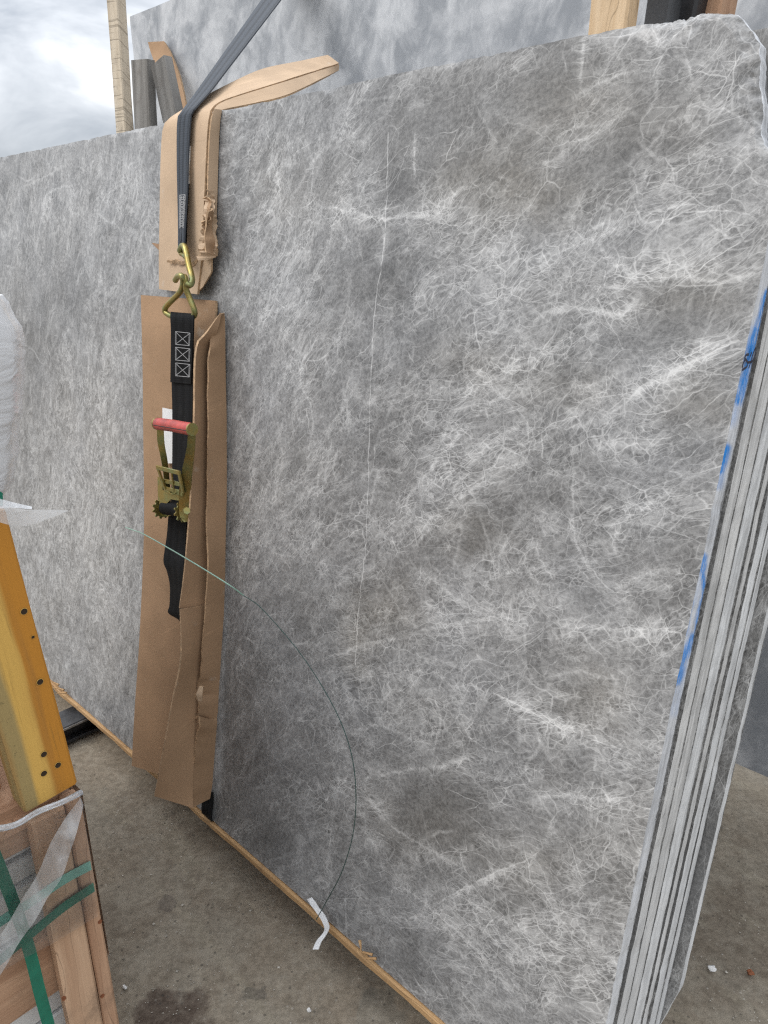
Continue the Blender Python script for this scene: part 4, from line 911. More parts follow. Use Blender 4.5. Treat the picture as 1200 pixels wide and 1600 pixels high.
# ================================================================== the strap with its hooks and ratchet
def strap_strip(name, path, mat, parent, nu=6, thick=.003, n=60, wav=.0):
    """path: list of ((xl, yl, wl), (xr, yr, wr)) pixel pairs"""
    A = resample([P(*a) for a, b in path], n); B = resample([P(*b) for a, b in path], n)
    return sheet(name, A, B, thick, mat, parent, nu=nu, wav=wav, wsc=14, front=-SN)
def line_strip(p, q, hw, nrm, lift):
    d = q - p; s_ = np.cross(d, nrm); s_ /= np.linalg.norm(s_); b = nrm * lift
    return [p - s_ * hw + b, p + s_ * hw + b, q + s_ * hw + b, q - s_ * hw + b]
def strap():
    o = thing('ratchet_strap', P(280, 960, -.07), 'dark webbing strap with wire hooks and a red-handled ratchet tying the slabs', 'strap')
    # ---- long upper webbing: from the back bundle over the top edge and down the sleeve
    top = [((760, -300, 1.02), (792, -300, 1.00)), ((600, -160, .80), (634, -160, .78)), ((409, 0, .52), (439, 0, .50)), ((351, 80, .26), (380, 69, .24)), ((297, 158, .03), (323, 151, .015))]
    dn = [((284, 175, -.024), (306, 169, -.028)), ((278, 188, -.027), (299, 180, -.034)), ((277, 240, -.029), (295, 235, -.036)), ((278, 300, -.030), (293, 298, -.040)), ((279, 345, -.033), (290, 345, -.046)), ((279, 392, -.038), (288, 386, -.050))]
    fa, fb, na, nb_ = P(409, 0, .52), P(439, 0, .50), P(297, 158, .03), P(323, 151, .015)
    tt_ = [2.1, 1.6, 1.0, .8, .6, .4, .2, .05]
    A_ = [na + (fa - na) * k for k in tt_] + [P(*a) for a, b in dn]; B_ = [nb_ + (fb - nb_) * k for k in tt_] + [P(*b) for a, b in dn]
    upw = sheet('upper_webbing', resample(A_, 130), resample(B_, 130), .003, 'web_grey', o, nu=8, front=-SN)
    # doubled end layer, black, with a stitch pattern
    strap_strip('sewn_end', [((287, 286, -.030), (295, 284, -.028)), ((286, 330, -.036), (293, 332, -.030)), ((283, 370, -.044), (292, 374, -.036)), ((281, 391, -.048), (291, 384, -.040))], 'web_black', o, n=24, nu=3)
    vs, fs = [], []
    def stitch(pxs, w, parent, name, hw=.0007):
        vs, fs = [], []
        for (a, b) in pxs:
            q = line_strip(P(*a, w), P(*b, w), hw, -SN, 0.0); k = len(vs); vs += q; fs.append((k, k + 1, k + 2, k + 3))
        return mesh(name, vs, fs, 'thread', parent, smooth=False)
    seg = []
    for r in range(7):
        y0 = 305 + r * 7.4; x0, x1 = 280.2, 289.5 - r * .45
        seg += [((x0, y0), (x1, y0 + 7)), ((x1, y0), (x0, y0 + 7)), ((x0, y0), (x1, y0 - 1)), ((x0, y0), (x0, y0 + 7)), ((x1, y0), (x1, y0 + 7)), ((x0, y0 + 3.5), (x1, y0 + 3.5))]
    stitch(seg, -.0465, upw, 'stitching')
    sheet('white_tag', [P(297, 228, -.030), P(296, 250, -.033), P(293.5, 270, -.033), P(294.5, 287, -.031)], [P(298, 228, -.024), P(297.5, 250, -.024), P(295.5, 270, -.024), P(296.5, 287, -.024)], .001, 'paper', upw, nu=2, front=-SN)
    # ---- upper wire hook
    h = [(281, 392, -.046), (284, 385, -.052), (288, 385, -.056), (291, 395, -.058), (295, 415, -.060), (299, 430, -.062), (300, 440, -.070), (296, 446, -.080), (291, 443, -.085)]
    tube('upper_hook', [P(*q) for q in h], .0062, 'zinc', o, n=40, sides=10)
    h = [(291, 402, -.050), (287, 398, -.046), (283, 396, -.044), (281, 390, -.042)]
    tube('upper_hook_bar', [P(*q) for q in h], .0055, 'zinc', o, n=14, sides=8)
    # ---- lower triangular hook
    tri = [(274, 438, -.078), (278, 432, -.084), (284, 431, -.088), (286, 438, -.084), (285, 448, -.076), (280, 458, -.070), (268, 470, -.066), (259, 480, -.064), (258, 487, -.062), (264, 492, -.060), (272, 495, -.058)]
    tube('triangle_hook', [P(*q) for q in tri], .0060, 'zinc', o, n=54, sides=10)
    tri = [(289, 445, -.060), (290, 437, -.072), (288, 432, -.082), (290, 440, -.080), (291, 452, -.076), (296, 465, -.070), (303, 483, -.064), (304, 491, -.060), (300, 495, -.058), (285, 494, -.058), (270, 494, -.058)]
    tube('triangle_hook_arm', [P(*q) for q in tri], .0060, 'zinc', o, n=54, sides=10)
    # ---- lower webbing: doubled and stitched at the top
    strap_strip('lower_webbing', [((268, 492, -.060), (302, 494, -.060)), ((268, 560, -.050), (302, 562, -.052)), ((270, 640, -.046), (301, 642, -.050)), ((270, 720, -.044), (296, 722, -.050)), ((268, 790, -.050), (292, 792, -.055))], 'web_black', o, n=60)
    slp = strap_strip('sewn_loop', [((267, 488, -.058), (303, 491, -.058)), ((267, 496, -.066), (303, 498, -.066)), ((268, 530, -.060), (302, 532, -.060)), ((267, 597, -.054), (299, 600, -.054))], 'web_black', o, n=40)
    seg = []
    for k in range(3):
        y0 = 518 + k * 24.5; a, b, c, d = (274, y0), (297, y0 + 2.5), (296, y0 + 22), (274, y0 + 20)
        seg += [(a, b), (b, c), (c, d), (d, a), (a, c), (b, d), ((275.2, y0 + 1.5), (275.2, y0 + 19)), ((295.5, y0 + 4), (294.8, y0 + 20))]
    stitch(seg, -.0660, slp, 'loop_stitching', .0006)
    # ---- tail of webbing below the spool, twisted, tucked behind the flap
    strap_strip('webbing_tail', [((264, 806, -.058), (293, 808, -.058)), ((262, 830, -.054), (291, 832, -.056)), ((259, 856, -.055), (290, 860, -.058)), ((257, 878, -.060), (289, 878, -.066)), ((262, 892, -.058), (288, 900, -.074)), ((266, 915, -.052), (287, 925, -.070)), ((265, 945, -.048), (287, 950, -.062)), ((264, 958, -.046), (286, 968, -.054)), ((284, 972, -.040), (296, 985, -.046)), ((300, 1010, -.030), (322, 1010, -.030))], 'web_black', o, n=80, wav=.003)
    # strap end passing under the stack
    strap_strip('webbing_under', [((316, 1238, -.012), (333, 1238, -.010)), ((316, 1254, -.014), (333, 1255, -.008)), ((316, 1270, -.014), (331, 1283, -.008)), ((326, 1264, .06), (345, 1272, .06))], 'web_black', o, n=30)
    # ---- ratchet
    fw = -SN * 1.0
    r = o
    def plate(name, outline, w, thick, mat='zinc', wfun=None):
        q = [P(x, y, wfun(x, y) if wfun else w) for x, y in outline]; q = np.array(q); n = len(q)
        nn = np.cross(q[1] - q[0], q[2] - q[0]); nn /= np.linalg.norm(nn)
        vs = np.concatenate([q + nn * thick / 2, q - nn * thick / 2]); fs = [tuple(range(n)), tuple(range(2 * n - 1, n - 1, -1))] + [(k, n + k, n + (k + 1) % n, (k + 1) % n) for k in range(n)]
        return mesh(name, vs, fs, mat, r, smooth=False)
    # red grip, tilted, standing off the webbing
    r = o
    ga, gb = P(246, 662, -.120), P(300, 671, -.120)
    grip = tube('grip', [ga, ga * .5 + gb * .5 + np.array([0, 0, .001]), gb], .0125, 'red', r, n=14, sides=14)
    gm = (gb - ga) / np.linalg.norm(gb - ga)
    tube('grip_seam', [ga + np.array([0, 0, -.002]) + fw * .0122, gb + np.array([0, 0, -.002]) + fw * .0122], .0009, 'black_steel', grip, n=4, sides=5)
    for k, p_ in (('left', ga), ('right', gb)): tube('grip_collar', [p_ - gm * .002, p_ + gm * .002], .0128, 'zinc', grip, n=3, sides=14)
    # handle arms: flat bars set edge-on
    sheet('handle_arm', resample([P(245, 663, -.120), P(246, 690, -.116), P(251, 715, -.105), P(255, 740, -.090), P(257, 765, -.078)], 24), resample([P(256, 668, -.108), P(257, 692, -.104), P(261, 715, -.092), P(264, 740, -.078), P(266, 765, -.066)], 24), .003, 'zinc', r, nu=3, front=-UU)
    sheet('handle_arm', resample([P(294, 676, -.122), P(292, 700, -.116), P(285, 735, -.105), P(281, 762, -.096), P(280, 790, -.090), P(282, 808, -.088), P(288, 816, -.086)], 30), resample([P(306, 674, -.112), P(304, 705, -.106), P(300, 740, -.095), P(298, 765, -.086), P(297, 790, -.080), P(296, 806, -.078), P(293, 815, -.080)], 30), .0035, 'zinc', r, nu=4, front=-SN)
    # pawl plate with its slots: a frame of bars
    r = frame_o = plate('base_plate', [(250, 785), (292, 790), (292, 812), (252, 806)], -.047, .003)
    def bar(a, b, hw=.004, th=.003, mat='zinc', nm='pawl_bar'):
        d = b - a; beam(nm, a, b, np.array([0, 0, 1.]) if abs(d[2]) < .7 * np.linalg.norm(d) else UU, hw * 2, th, mat, frame_o, ch=.0006, jit=.0002, seg=2)
    bar(P(245, 730, -.112), P(281, 739, -.112), .0045, .004); bar(P(256, 751, -.096), P(283, 757, -.096), .0045, .004); bar(P(258, 764, -.092), P(286, 771, -.092), .006, .004)
    bar(P(247, 732, -.110), P(258, 764, -.094), .004, .004); bar(P(280, 740, -.110), P(286, 770, -.094), .004, .004); bar(P(268, 737, -.106), P(272, 768, -.093), .0022, .003)
    plate('pawl_plate', [(250, 765), (286, 772), (285, 783), (268, 780), (258, 790), (250, 796)], -.086, .003)
    tube('pawl_spring', [P(262, 768, -.094), P(270, 772, -.096), P(277, 769, -.094)], .0012, 'zinc', r, n=10, sides=6)
    # side frame, base plate, spool with wound webbing, toothed wheels, axle ends
    plate('side_frame', [(247, 745), (254, 750), (257, 790), (262, 806), (255, 808), (248, 800)], -.074, .003)
    tube('wound_webbing', [P(258, 793, -.078), P(284, 797, -.078)], .0155, 'web_black', r, n=8, sides=18)
    tube('axle', [P(249, 793, -.078), P(298, 799, -.078)], .0065, 'zinc', r, n=4, sides=12)
    ax = P(298, 799, -.078) - P(249, 793, -.078); ax /= np.linalg.norm(ax)
    e1 = np.cross(ax, [0, 0, 1.]); e1 /= np.linalg.norm(e1); e2 = np.cross(ax, e1)
    for nm, cpx in (('toothed_wheel', (253, 794)), ('toothed_wheel', (287, 799))):
        c = P(*cpx, -.076); vs, fs = [], []; n = 44
        for s_ in (-.0016, .0016):
            for k in range(n):
                an = 2 * math.pi * k / n; rr = .0235 if (k % 4) in (0, 1) else .0185; vs.append(c + ax * s_ + (e1 * math.cos(an) + e2 * math.sin(an)) * rr)
        fs = [tuple(range(n)), tuple(range(2 * n - 1, n - 1, -1))] + [(k, n + k, n + (k + 1) % n, (k + 1) % n) for k in range(n)]
        mesh(nm, vs, fs, 'zinc', r, smooth=False)
    tube('axle_nut', [P(290, 798, -.090), P(292, 798, -.100)], .0075, 'zinc', r, n=3, sides=6)
strap()

# ================================================================== wire, tape
def Cf0(x, y, off): return onplane(x, y, np.array([-.452, .905, 0]) + UU * off, UU)
def wire():
    o = thing('plastic_wire', P(494, 1437, -.035), 'thin green plastic wire curving across the cardboard and down the slab face', 'wire')
    w_ = [(196,824,-.03),(210,829,-.07),(227,836,-.118),(290,872,-.125),(355,912,-.115),(380,930,-.09)]
    tube('pale_length', [P(*q) for q in w_], .0014, 'wire_pale', o, n=60, sides=6)
    w_ = [(380,930,-.09),(410,952,-.07),(470,1022,-.05),(520,1102,-.045),(547,1170,-.045),(556,1235,-.045),(552,1300,-.045),(535,1360,-.040),(512,1405,-.035),(494,1437,-.035)]
    tube('dark_length', [P(*q) for q in w_], 0.00095, 'wire', o, n=110, sides=6)
wire()
def tape():
    c = [(484,1404,-.008),(492,1416,-.016),(501,1428,-.020),(509,1442,-.024),(511,1452,-.030),(505,1462,-.040),(499,1470,-.048),(493,1482,-.060)]
    A = [P(x - 4 - .5 * (i > 4), y + 1.5, w) for i, (x, y, w) in enumerate(c)]; B = [P(x + 4, y - 1.5 + 2.5 * (i > 4), w + .004) for i, (x, y, w) in enumerate(c)]
    ident(sheet('tape_strip', resample(A, 30), resample(B, 30), .0015, 'white_tape', None, nu=3, wav=.003, wsc=40, front=-SN), 'torn strip of white tape dangling over the timber strip', 'tape')
tape()

# ================================================================== behind: second bundle, posts and planks
WB = float((G(1175, 1203, .10) - P0) @ NH)
def back_bundle():
    nb = NH; c0 = G(1175, 1203, .10)
    Mb = Matrix(((UU[0], nb[0], 0, c0[0]), (UU[1], nb[1], 0, c0[1]), (0, 0, 1, c0[2]), (0, 0, 0, 1)))
    def bb(x, y):
        q = onplane(x, y, c0, nb) - c0; return q @ UU, q[2]
    uL_, vL = bb(203, 28); uT, vT_ = bb(230, 15)
    print('back slab', uL_, vL, uT, vT_)
    return c0, nb, Mb, uL_, vT_
c0, nb, Mb, ub, vb = back_bundle()
def back_slab(label, w0, th, uL, uR, vB, vT, mat):
    n0 = len(bpy.data.objects)
    o = slab('marble_slab', label, w0, th, uL, uR, vB, vT, mat, 'edge', .05, .03, chips=8, rough=.0015)
    o.matrix_basis = Mb; PM[o.name] = Mb
    return o
back_slab('tall blue grey slab standing behind the stack and the wooden posts', 0, .03, ub, 1.0, 0, vb, 'stone_blue')
back_slab('second tall blue grey slab, hidden behind its twin', .034, .03, ub + .03, 1.02, 0, vb - .03, 'stone_blue')
for uu in (ub + .4, .2):
    q = np.array([c0[0], c0[1], 0]) + UU * uu
    beam_o = thing('timber_bearer', q, 'timber bearer under the tall blue grey slab, hidden behind the stack' if uu < 0 else 'timber bearer under the near part of the tall blue grey slab', 'timber')
    beam('block', q + NH * -.02 + np.array([0, 0, .05]), q + NH * .22 + np.array([0, 0, .05]), UU, .09, .094, 'grey_wood', beam_o)

def upright(label, xt0, xt1, yt, xb0, xb1, yb, w, depth, mat, extend=.5, floor=True, cat='post', name='timber_post', xside=None):
    """front face through pixel pairs at yt (top) and yb (lower) on the vertical plane w behind the slab foot"""
    p = np.array([P0[0], P0[1], 0]) + NH * w
    a0, a1, b0, b1 = (onplane(x, y, p, NH) for x, y in ((xt0, yt), (xt1, yt), (xb0, yb), (xb1, yb)))
    T = (a0 + a1) / 2; B = (b0 + b1) / 2; ax = (T - B) / np.linalg.norm(T - B)
    wid = (np.linalg.norm(a1 - a0) + np.linalg.norm(b1 - b0)) / 2
    if xside is not None:
        ds = np.linspace(.005, .4, 400); depth = float(ds[np.argmin(np.abs(pix(a1[None] + NH[None] * ds[:, None])[:, 0] - xside))])
    k = (B[2] - 0.0) / ax[2] if floor else 0; B2 = B - ax * k; T2 = T + ax * extend
    o = thing(name, (B2[0], B2[1], max(0, B2[2])), label, cat); o['kind'] = 'thing'
    beam('shaft', B2 + NH * depth / 2, T2 + NH * depth / 2, UU, wid * (1.0), depth, mat, o, jit=.0015)
    print(label, 'width', round(wid, 3), 'depth', round(depth, 3), 'top z', round(T2[2], 2), 'base', np.round(B2, 2))
    return o
upright('tall pale sawn timber post rising behind the slab stack against the sky', 166, 183, 0, 181, 196, 205, .62, .075, 'pale_wood', extend=.25, xside=198)
upright('weathered grey plank end standing beside the pale sawn post', 203, 231, 93, 210, 234, 197, .74, .03, 'grey_wood', extend=0, name='timber_plank', cat='plank')
upright('weathered grey plank leaning sideways between the post and the strap', 234, 256, 95, 254, 277, 192, .74, .035, 'grey_wood', extend=0, name='timber_plank', cat='plank')
def bent_card():
    o = thing('cardboard_strip', P(280, 200, .6), 'bent brown cardboard strip sticking up behind the grey planks', 'cardboard')
    A = [(233,67,.76),(238,85,.76),(245,105,.75),(255,130,.74),(265,160,.72),(275,200,.70),(285,260,.66)]; B = [(258,66,.78),(267,82,.78),(276,104,.77),(284,128,.76),(291,160,.74),(297,200,.72),(303,260,.68)]
    sheet('panel', resample([P(*q) for q in A], 30), resample([P(*q) for q in B], 30), .012, 'card', o, nu=6, wav=.003, front=-SN, core='card_core')
bent_card()
upright('clean pale timber post standing close behind the near end of the stack', 922, 983, 0, 918, 976, 48, .50, .09, 'post_wood', extend=.3, xside=1001)
upright('dark steel upright beside the clean timber post', 1010, 1048, 0, 1004, 1042, 40, .62, .06, 'rack_steel', extend=.3, cat='steel post', name='steel_post')
upright('second dark steel upright, between the first one and the brown post', 1052, 1090, 0, 1046, 1084, 30, .66, .06, 'black_steel', extend=.3, cat='steel post', name='steel_post')
upright('brown timber post beside the dark steel uprights', 1092, 1128, 0, 1088, 1124, 20, .70, .07, 'crate_wood', extend=.3)

# ================================================================== crate at the left with film and green banding
K = np.array([-.452, .905, 0]); CN = UU.copy()                   # visible face: through K, spanning -NH, looking along UU
def Cf(x, y, off=0.0):                                             # pixel -> point on the crate face (offset outwards)
    return onplane(x, y, K + CN * off, CN)
ZC = float(Cf(128, 1240)[2])
print('crate top', ZC)
def crate():
    o = thing('wooden_crate', (K[0] - .3, K[1] - .3, 0), 'low wooden crate of stone tiles wrapped in clear film with green bands', 'crate')
    back_ = -NH
    def up(p, z): q = np.array(p, float); q[2] = z; return q
    def board(nm, a, b, ydir, wy, wz, mat): beam(nm, a, b, ydir, wy, wz, mat, o, jit=.001, ch=.003)
    # corner post: two boards side by side (the browner one at the corner)
    def su(px, py): q = Cf(px, py) - K; return q @ back_
    s1, s2 = su(138, 1460), su(82, 1460)
    z1 = ZC - .004
    board('corner_board', up(K + back_ * (s1 / 2 + .001) - CN * .013, .004), up(K + back_ * (s1 / 2 + .001) - CN * .013, z1), back_, s1 - .002, .026, 'crate_wood')
    board('upright_board', up(K + back_ * ((s1 + s2) / 2 + .001) - CN * .012, .004), up(K + back_ * ((s1 + s2) / 2 + .001) - CN * .012, z1 - .004), back_, s2 - s1 - .002, .028, 'crate_wood_pale')
    # boards of the far faces
    for k in range(5):
        z = .06 + k * .125
        board('side_slat', up(K - CN * .04 + NH * -.012, z), up(K - CN * .95 + NH * -.012, z), np.array([0, 0, 1.]), .09, .02, 'crate_wood')
    # horizontal rails behind the uprights on the visible face
    for (py0, py1, mat) in ((1262, 1340, 'crate_wood'), (1500, 1600, 'crate_wood')):
        za, zb_ = Cf(60, py0)[2], Cf(60, py1)[2]; z = (za + zb_) / 2
        board('rail', up(K + back_ * .02 - CN * .040, z), up(K + back_ * .95 - CN * .040, z), np.array([0, 0, 1.]), za - zb_, .022, mat)
    board('rail', up(K + back_ * .02 - CN * .040, .05), up(K + back_ * .95 - CN * .040, .05), np.array([0, 0, 1.]), .09, .022, 'crate_wood')
    board('upright_board', up(K + back_ * .80 - CN * .012, .004), up(K + back_ * .80 - CN * .012, z1), back_, .1, .026, 'crate_wood')
    for k in range(6):
        board('top_slat', up(K + back_ * (.06 + k * .165) - CN * .02, ZC - .016), up(K + back_ * (.06 + k * .165) - CN * .93, ZC - .016), back_, .11, .018, 'crate_wood')
    # stacked tiles inside
    for k in range(11):
        z = .07 + k * .048 
        p0 = K + back_ * (.05 + .004 * (k % 3)) - CN * .33; p1 = K + back_ * .90 - CN * .33
        board('stone_tile', up(p0, z), up(p1, z), CN, .53, .040, 'tile')
    for px, py in ((156, 1440), (160, 1556), (118, 1290), (92, 1420), (100, 1560), (112, 1300)):
        p = Cf(px, py); tube('nail_head', [p - CN * .002, p + CN * .0012], .0035, 'rust', o, n=3, sides=8)
    return o
crate_o = crate()
def bands():
    def band(label, pts, hw, mat, off=.004):
        q = resample([Cf(x, y, off) for x, y in pts], 24); v = np.array([0, 0, 1.]) if abs(q[-1][2] - q[0][2]) < .6 * np.linalg.norm(q[-1] - q[0]) else NH
        ident(sheet('strapping_band', q - v * hw, q + v * hw, .0012, mat, None, nu=2, front=CN, wav=.0015), label, 'band')
    band('dark green band running down the crate face past the film', [(-45, 1250), (0, 1358), (40, 1465), (62, 1550), (78, 1610), (92, 1680)], .0085, 'green_band', .006)
    band('green band across the crate just above the bare wood', [(147, 1386), (100, 1417), (50, 1458), (0, 1500), (-60, 1552)], .0085, 'green_band', .008)
    band('pale green band on the crate seen through the film', [(142, 1352), (100, 1374), (50, 1408), (0, 1440), (-60, 1480)], .0085, 'green_band_pale', .004)
bands()
def wrap():
    o = thing('stretch_film', Cf(120, 1380), 'clear stretch film around the wooden crate with one twisted white rope of film', 'film')
    # sheet over the face
    A = [Cf(x, y, .012) for x, y in ((126, 1238), (134, 1285), (141, 1335), (149, 1385), (154, 1432))]; B = [Cf(x, y, .014) for x, y in ((-70, 1330), (-70, 1385), (-70, 1440), (-70, 1500), (-70, 1560))]
    sheet('face_film', resample(A, 24), resample(B, 24), .0006, 'film', o, single=True, nu=24, wav=.004, wsc=18, front=CN)
    # gathered rim along the top
    tube('rim', [Cf(127, 1238, .012), Cf(100, 1252, .018), Cf(60, 1268, .014), Cf(20, 1290, .018), Cf(-40, 1300, .014), Cf(-90, 1325, .016)], .0045, 'film_milky', o, n=30, sides=7)
    # twisted rope, fanning out towards the lower left
    A = [Cf(125, 1246, .02), Cf(104, 1275, .03), Cf(78, 1322, .034), Cf(50, 1375, .036), Cf(22, 1430, .034), Cf(-10, 1480, .03), Cf(-50, 1530, .03)]
    B = [Cf(128, 1256, .02), Cf(117, 1300, .026), Cf(102, 1352, .030), Cf(75, 1400, .034), Cf(48, 1450, .034), Cf(15, 1500, .03), Cf(-20, 1560, .03)]
    sheet('film_rope', resample(A, 40), resample(B, 40), .0012, 'film_milky', o, single=True, nu=16, wav=.007, wsc=20, front=CN)
    # the wrap carried round the hidden sides
    sheet('side_film', [K - CN * .004 + NH * .0015 + np.array([0, 0, z]) for z in (.30, .45, ZC)], [K - CN * .95 + NH * .0015 + np.array([0, 0, z]) for z in (.30, .45, ZC)], .0006, 'film', o, single=True, nu=12, front=NH)
wrap()

# stained beam standing on the crate
def stained():
    br, bl = Cf(121, 1224, -.004), Cf(38, 1269, -.004); tr = Cf(18, 832, -.004)
    base = (br + bl) / 2; wv = (bl - br); wid = np.linalg.norm(wv)
    ax = tr - br; ax /= np.linalg.norm(ax)
    L = np.linalg.norm(tr - br)
    ydir = br - bl; ydir -= ax * (ax @ ydir); ydir /= np.linalg.norm(ydir); zdir = np.cross(ax, ydir)
    wid2 = abs((br - bl) @ ydir)
    th = .045
    o = thing('stained_beam', base, 'orange yellow timber beam with bolt holes standing on the crate', 'timber')
    inward = -CN
    c = base + inward * th / 2
    sgn = 1 if zdir @ CN > 0 else -1
    vs, fs = beam_mesh(L + .03, wid2, th, jit=.0008, ch=.0025)
    shaft = mesh('shaft', vs, fs, 'beam', o, frame(ax, ydir, c + ax * 0), angle=30)
    for px, py in ((37, 955), (62, 1065), (68, 1178), (90, 1195), (68, 1208), (51, 995)):
        small = (px, py) == (51, 995)
        p = Cf(px, py, -.004); r = .0044 if not small else .0022
        # recessed bolt hole: rim ring and dark cup
        vs, fs = [], []; n = 14
        for rr, off in ((r * 1.12, .0012), (r, .0014), (r * .85, .0006)):
            for k in range(n):
                an = 2 * math.pi * k / n; vs.append(p + (ax * math.cos(an) + ydir * math.sin(an)) * rr + CN * off)
        for b in range(2):
            for k in range(n): fs.append((b * n + k, b * n + (k + 1) % n, (b + 1) * n + (k + 1) % n, (b + 1) * n + k))
        fs.append(tuple(range(2 * n, 3 * n)))
        mesh('bolt_hole', vs, fs, ['beam', 'hole'], shaft, smooth=False, fmat=[0] * n + [1] * n + [1])
    return o, ax, ydir, tr
beam_o, BAX, BY, BTR = stained()
def upper_bundle():
    # film-wrapped bundle above the crate: lumpy wrapped block reaching into the frame at its edge
    o = thing('wrapped_pallet', K + np.array([-.30, -.25, 1.0]), 'tall pallet load wrapped in shiny white plastic film', 'wrapped load')
    prof = [(790, -8), (770, 3), (740, 9), (715, 8), (690, 6), (660, 12), (630, 15), (600, 17), (570, 18), (545, 16), (525, 12), (505, 7), (485, 0), (465, -14)]
    rings = []; n = 40; off = -.03
    for (y, x) in prof:
        c = Cf(x, y, off); rings.append(c)
    rings = resample(np.array(rings)[:, :], 44)
    vs, fs = [], []
    Lx, Ly = .42, .42
    for i, c in enumerate(rings):
        f = i / (len(rings) - 1); sh = 1 - max(0, f - .8) * .9
        ce = c - (NH * Lx * sh + CN * Ly * sh * .9) * .857
        for k in range(n):
            an = 2 * math.pi * k / n; e_ = 4.5; ca, sa = math.cos(an), math.sin(an)
            rr = (abs(ca) ** e_ + abs(sa) ** e_) ** (-1 / e_)
            p = ce + NH * Lx * sh * rr * ca + CN * Ly * sh * .9 * rr * sa
            ns = mnoise.noise(Vector((p[0] * 5, p[1] * 5, p[2] * 22))) * .004 + mnoise.noise(Vector((p[0] * 18, p[1] * 18, p[2] * 90))) * .003
            vs.append(p + (NH * ca + CN * sa) * ns)
    m = len(rings)
    for i in range(m - 1):
        for k in range(n): fs.append((i * n + k, i * n + (k + 1) % n, (i + 1) * n + (k + 1) % n, (i + 1) * n + k))
    fs.append(tuple(range(n))[::-1]); fs.append(tuple(range((m - 1) * n, m * n)))
    mesh('film_skin', vs, fs, 'film_white', o)
    # solid load inside, on a timber base
    zt_, zb_ = rings[-1][2] - .04, rings[0][2] + .005
    ce = rings[10] - NH * Lx - CN * Ly * .9; ce[2] = 0
    def blk(nm, z0, z1, sx, sy, mat):
        beam(nm, ce - NH * sx + np.array([0, 0, (z0 + z1) / 2]), ce + NH * sx + np.array([0, 0, (z0 + z1) / 2]), CN, sy * 2, z1 - z0, mat, o)
    blk('load', zb_, zt_, Lx * .9, Ly * .8, 'tile')
    # timber rail with its film cover and a green band at the end
    r0, r1 = Cf(-2, 812, .0), Cf(17, 815, .0)
    zr0, zr1 = Cf(5, 833)[2], Cf(5, 800)[2]
    blk('pallet_deck', zr0, zb_ + .004, Lx * .98, Ly * .88, 'crate_wood')
    for k in (-1, 1):
        for j in (-1, 1):
            p = ce + NH * (Lx * .75 * k) + CN * (Ly * .65 * j); q = p.copy(); p[2] = ZC + .001; q[2] = zr0
            beam('pallet_leg', p, q, CN, .08, .08, 'crate_wood', o)
    sheet('green_corner_band', [Cf(-6, 765, .012), Cf(-6, 790, .012)], [Cf(4, 770, .012), Cf(5, 790, .012)], .001, 'green_band', o, nu=2, front=CN)
    # flap of stiff film sticking out
    A = [Cf(-10, 795, .03), Cf(12, 792, .045), Cf(40, 795, .06), Cf(75, 795, .075), Cf(106, 796, .09)]
    B = [Cf(-10, 812, .02), Cf(12, 819, .03), Cf(42, 821, .045), Cf(78, 809, .07), Cf(107, 797, .09)]
    sheet('film_flap', resample(A, 20), resample(B, 20), .0010, 'film_flap', o, single=True, nu=8, wav=.002, front=(CN + np.array([0, 0, 1.])))
    A = [Cf(-6, 778, .02), Cf(20, 785, .04), Cf(50, 792, .06)]; B = [Cf(-6, 795, .03), Cf(20, 794, .045), Cf(50, 796, .064)]
    sheet('film_flap', resample(A, 12), resample(B, 12), .0010, 'film_flap', o, single=True, nu=5, front=(CN + np.array([0, 0, 1.])))
upper_bundle()

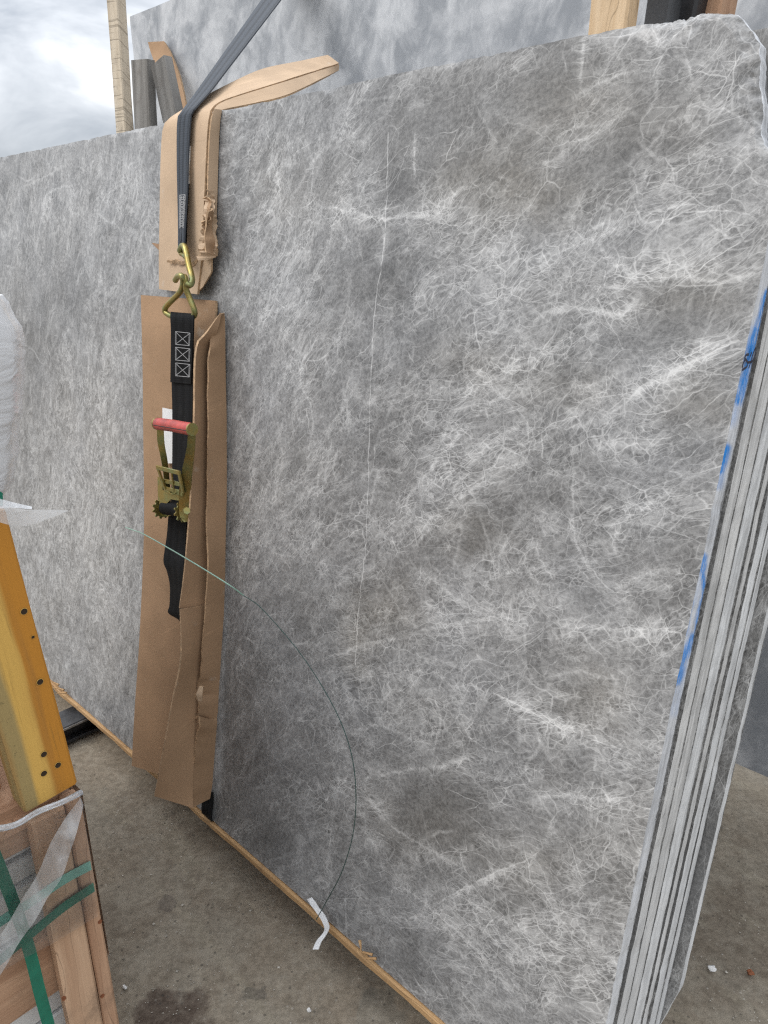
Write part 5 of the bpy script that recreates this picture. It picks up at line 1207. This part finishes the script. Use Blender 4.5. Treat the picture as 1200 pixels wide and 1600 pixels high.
# ================================================================== loose stones
def stone_mesh(c, r, seed):
    rr = random.Random(seed); vs = []; fs = [(0, 1, 2), (0, 2, 3), (0, 3, 4), (0, 4, 1), (5, 2, 1), (5, 3, 2), (5, 4, 3), (5, 1, 4)]
    an0 = rr.random() * 6
    vs.append(c + np.array([0, 0, r * .9]))
    for k in range(4):
        a = an0 + k * 1.57; q = r * rr.uniform(.7, 1.5); vs.append(c + np.array([math.cos(a) * q, math.sin(a) * q, rr.uniform(0, .35) * r]))
    vs.append(c - np.array([0, 0, r * .4])); return vs, fs
def grit():
    vs, fs = [], []; r = random.Random(4)
    for k in range(1900):
        if r.random() < .72: px, py = r.uniform(110, 700), r.uniform(1120, 1650)
        else: px, py = r.uniform(1010, 1280), r.uniform(1180, 1650)
        c = G(px, py); c[2] = .0
        if mnoise.noise(Vector((c[0] * 3, c[1] * 3, 0))) + r.uniform(-.5, .5) < 0: continue
        v, f = stone_mesh(c, r.uniform(.0006, .0016) if r.random() < .93 else r.uniform(.0016, .0032), k); b = len(vs); vs += v; fs += [tuple(b + i for i in t) for t in f]
    o = mesh('grit', vs, fs, 'pebble', None, smooth=False); ident(o, 'fine pale grit scattered over the concrete', 'grit', kind='stuff')
grit()
def pebble(px, py, r, mat, label, name='pebble'):
    c = G(px, py); vs, fs = [], []; n, m = 10, 7; rr = random.Random(px)
    for i in range(m + 1):
        th = math.pi * i / m
        for k in range(n):
            an = 2 * math.pi * k / n; d = np.array([math.sin(th) * math.cos(an), math.sin(th) * math.sin(an) * .8, math.cos(th) * .8])
            q = r * (1 + .75 * mnoise.noise(Vector(d * 1.3 + np.array([px, py, 0])))); vs.append(c + d * q + np.array([0, 0, r * .55]))
    fs = [(i * n + k, (i + 1) * n + k, (i + 1) * n + (k + 1) % n, i * n + (k + 1) % n) for i in range(m) for k in range(n)]
    ident(mesh(name, vs, fs, mat, None), label, name.replace('_', ' '))
pebble(1112, 1516, .0085, 'pebble_white', 'whitish pebble lying alone on the concrete beyond the slab stack')
pebble(1172, 1522, .007, 'rust', 'rust brown stone chip on the concrete near the whitish pebble', 'stone_chip')
pebble(483, 1580, .0042, 'pebble_white', 'small white pebble on the concrete near the splintered strip')
pebble(195, 1544, .0050, 'pebble_white', 'small white pebble on the concrete beside the wooden crate')
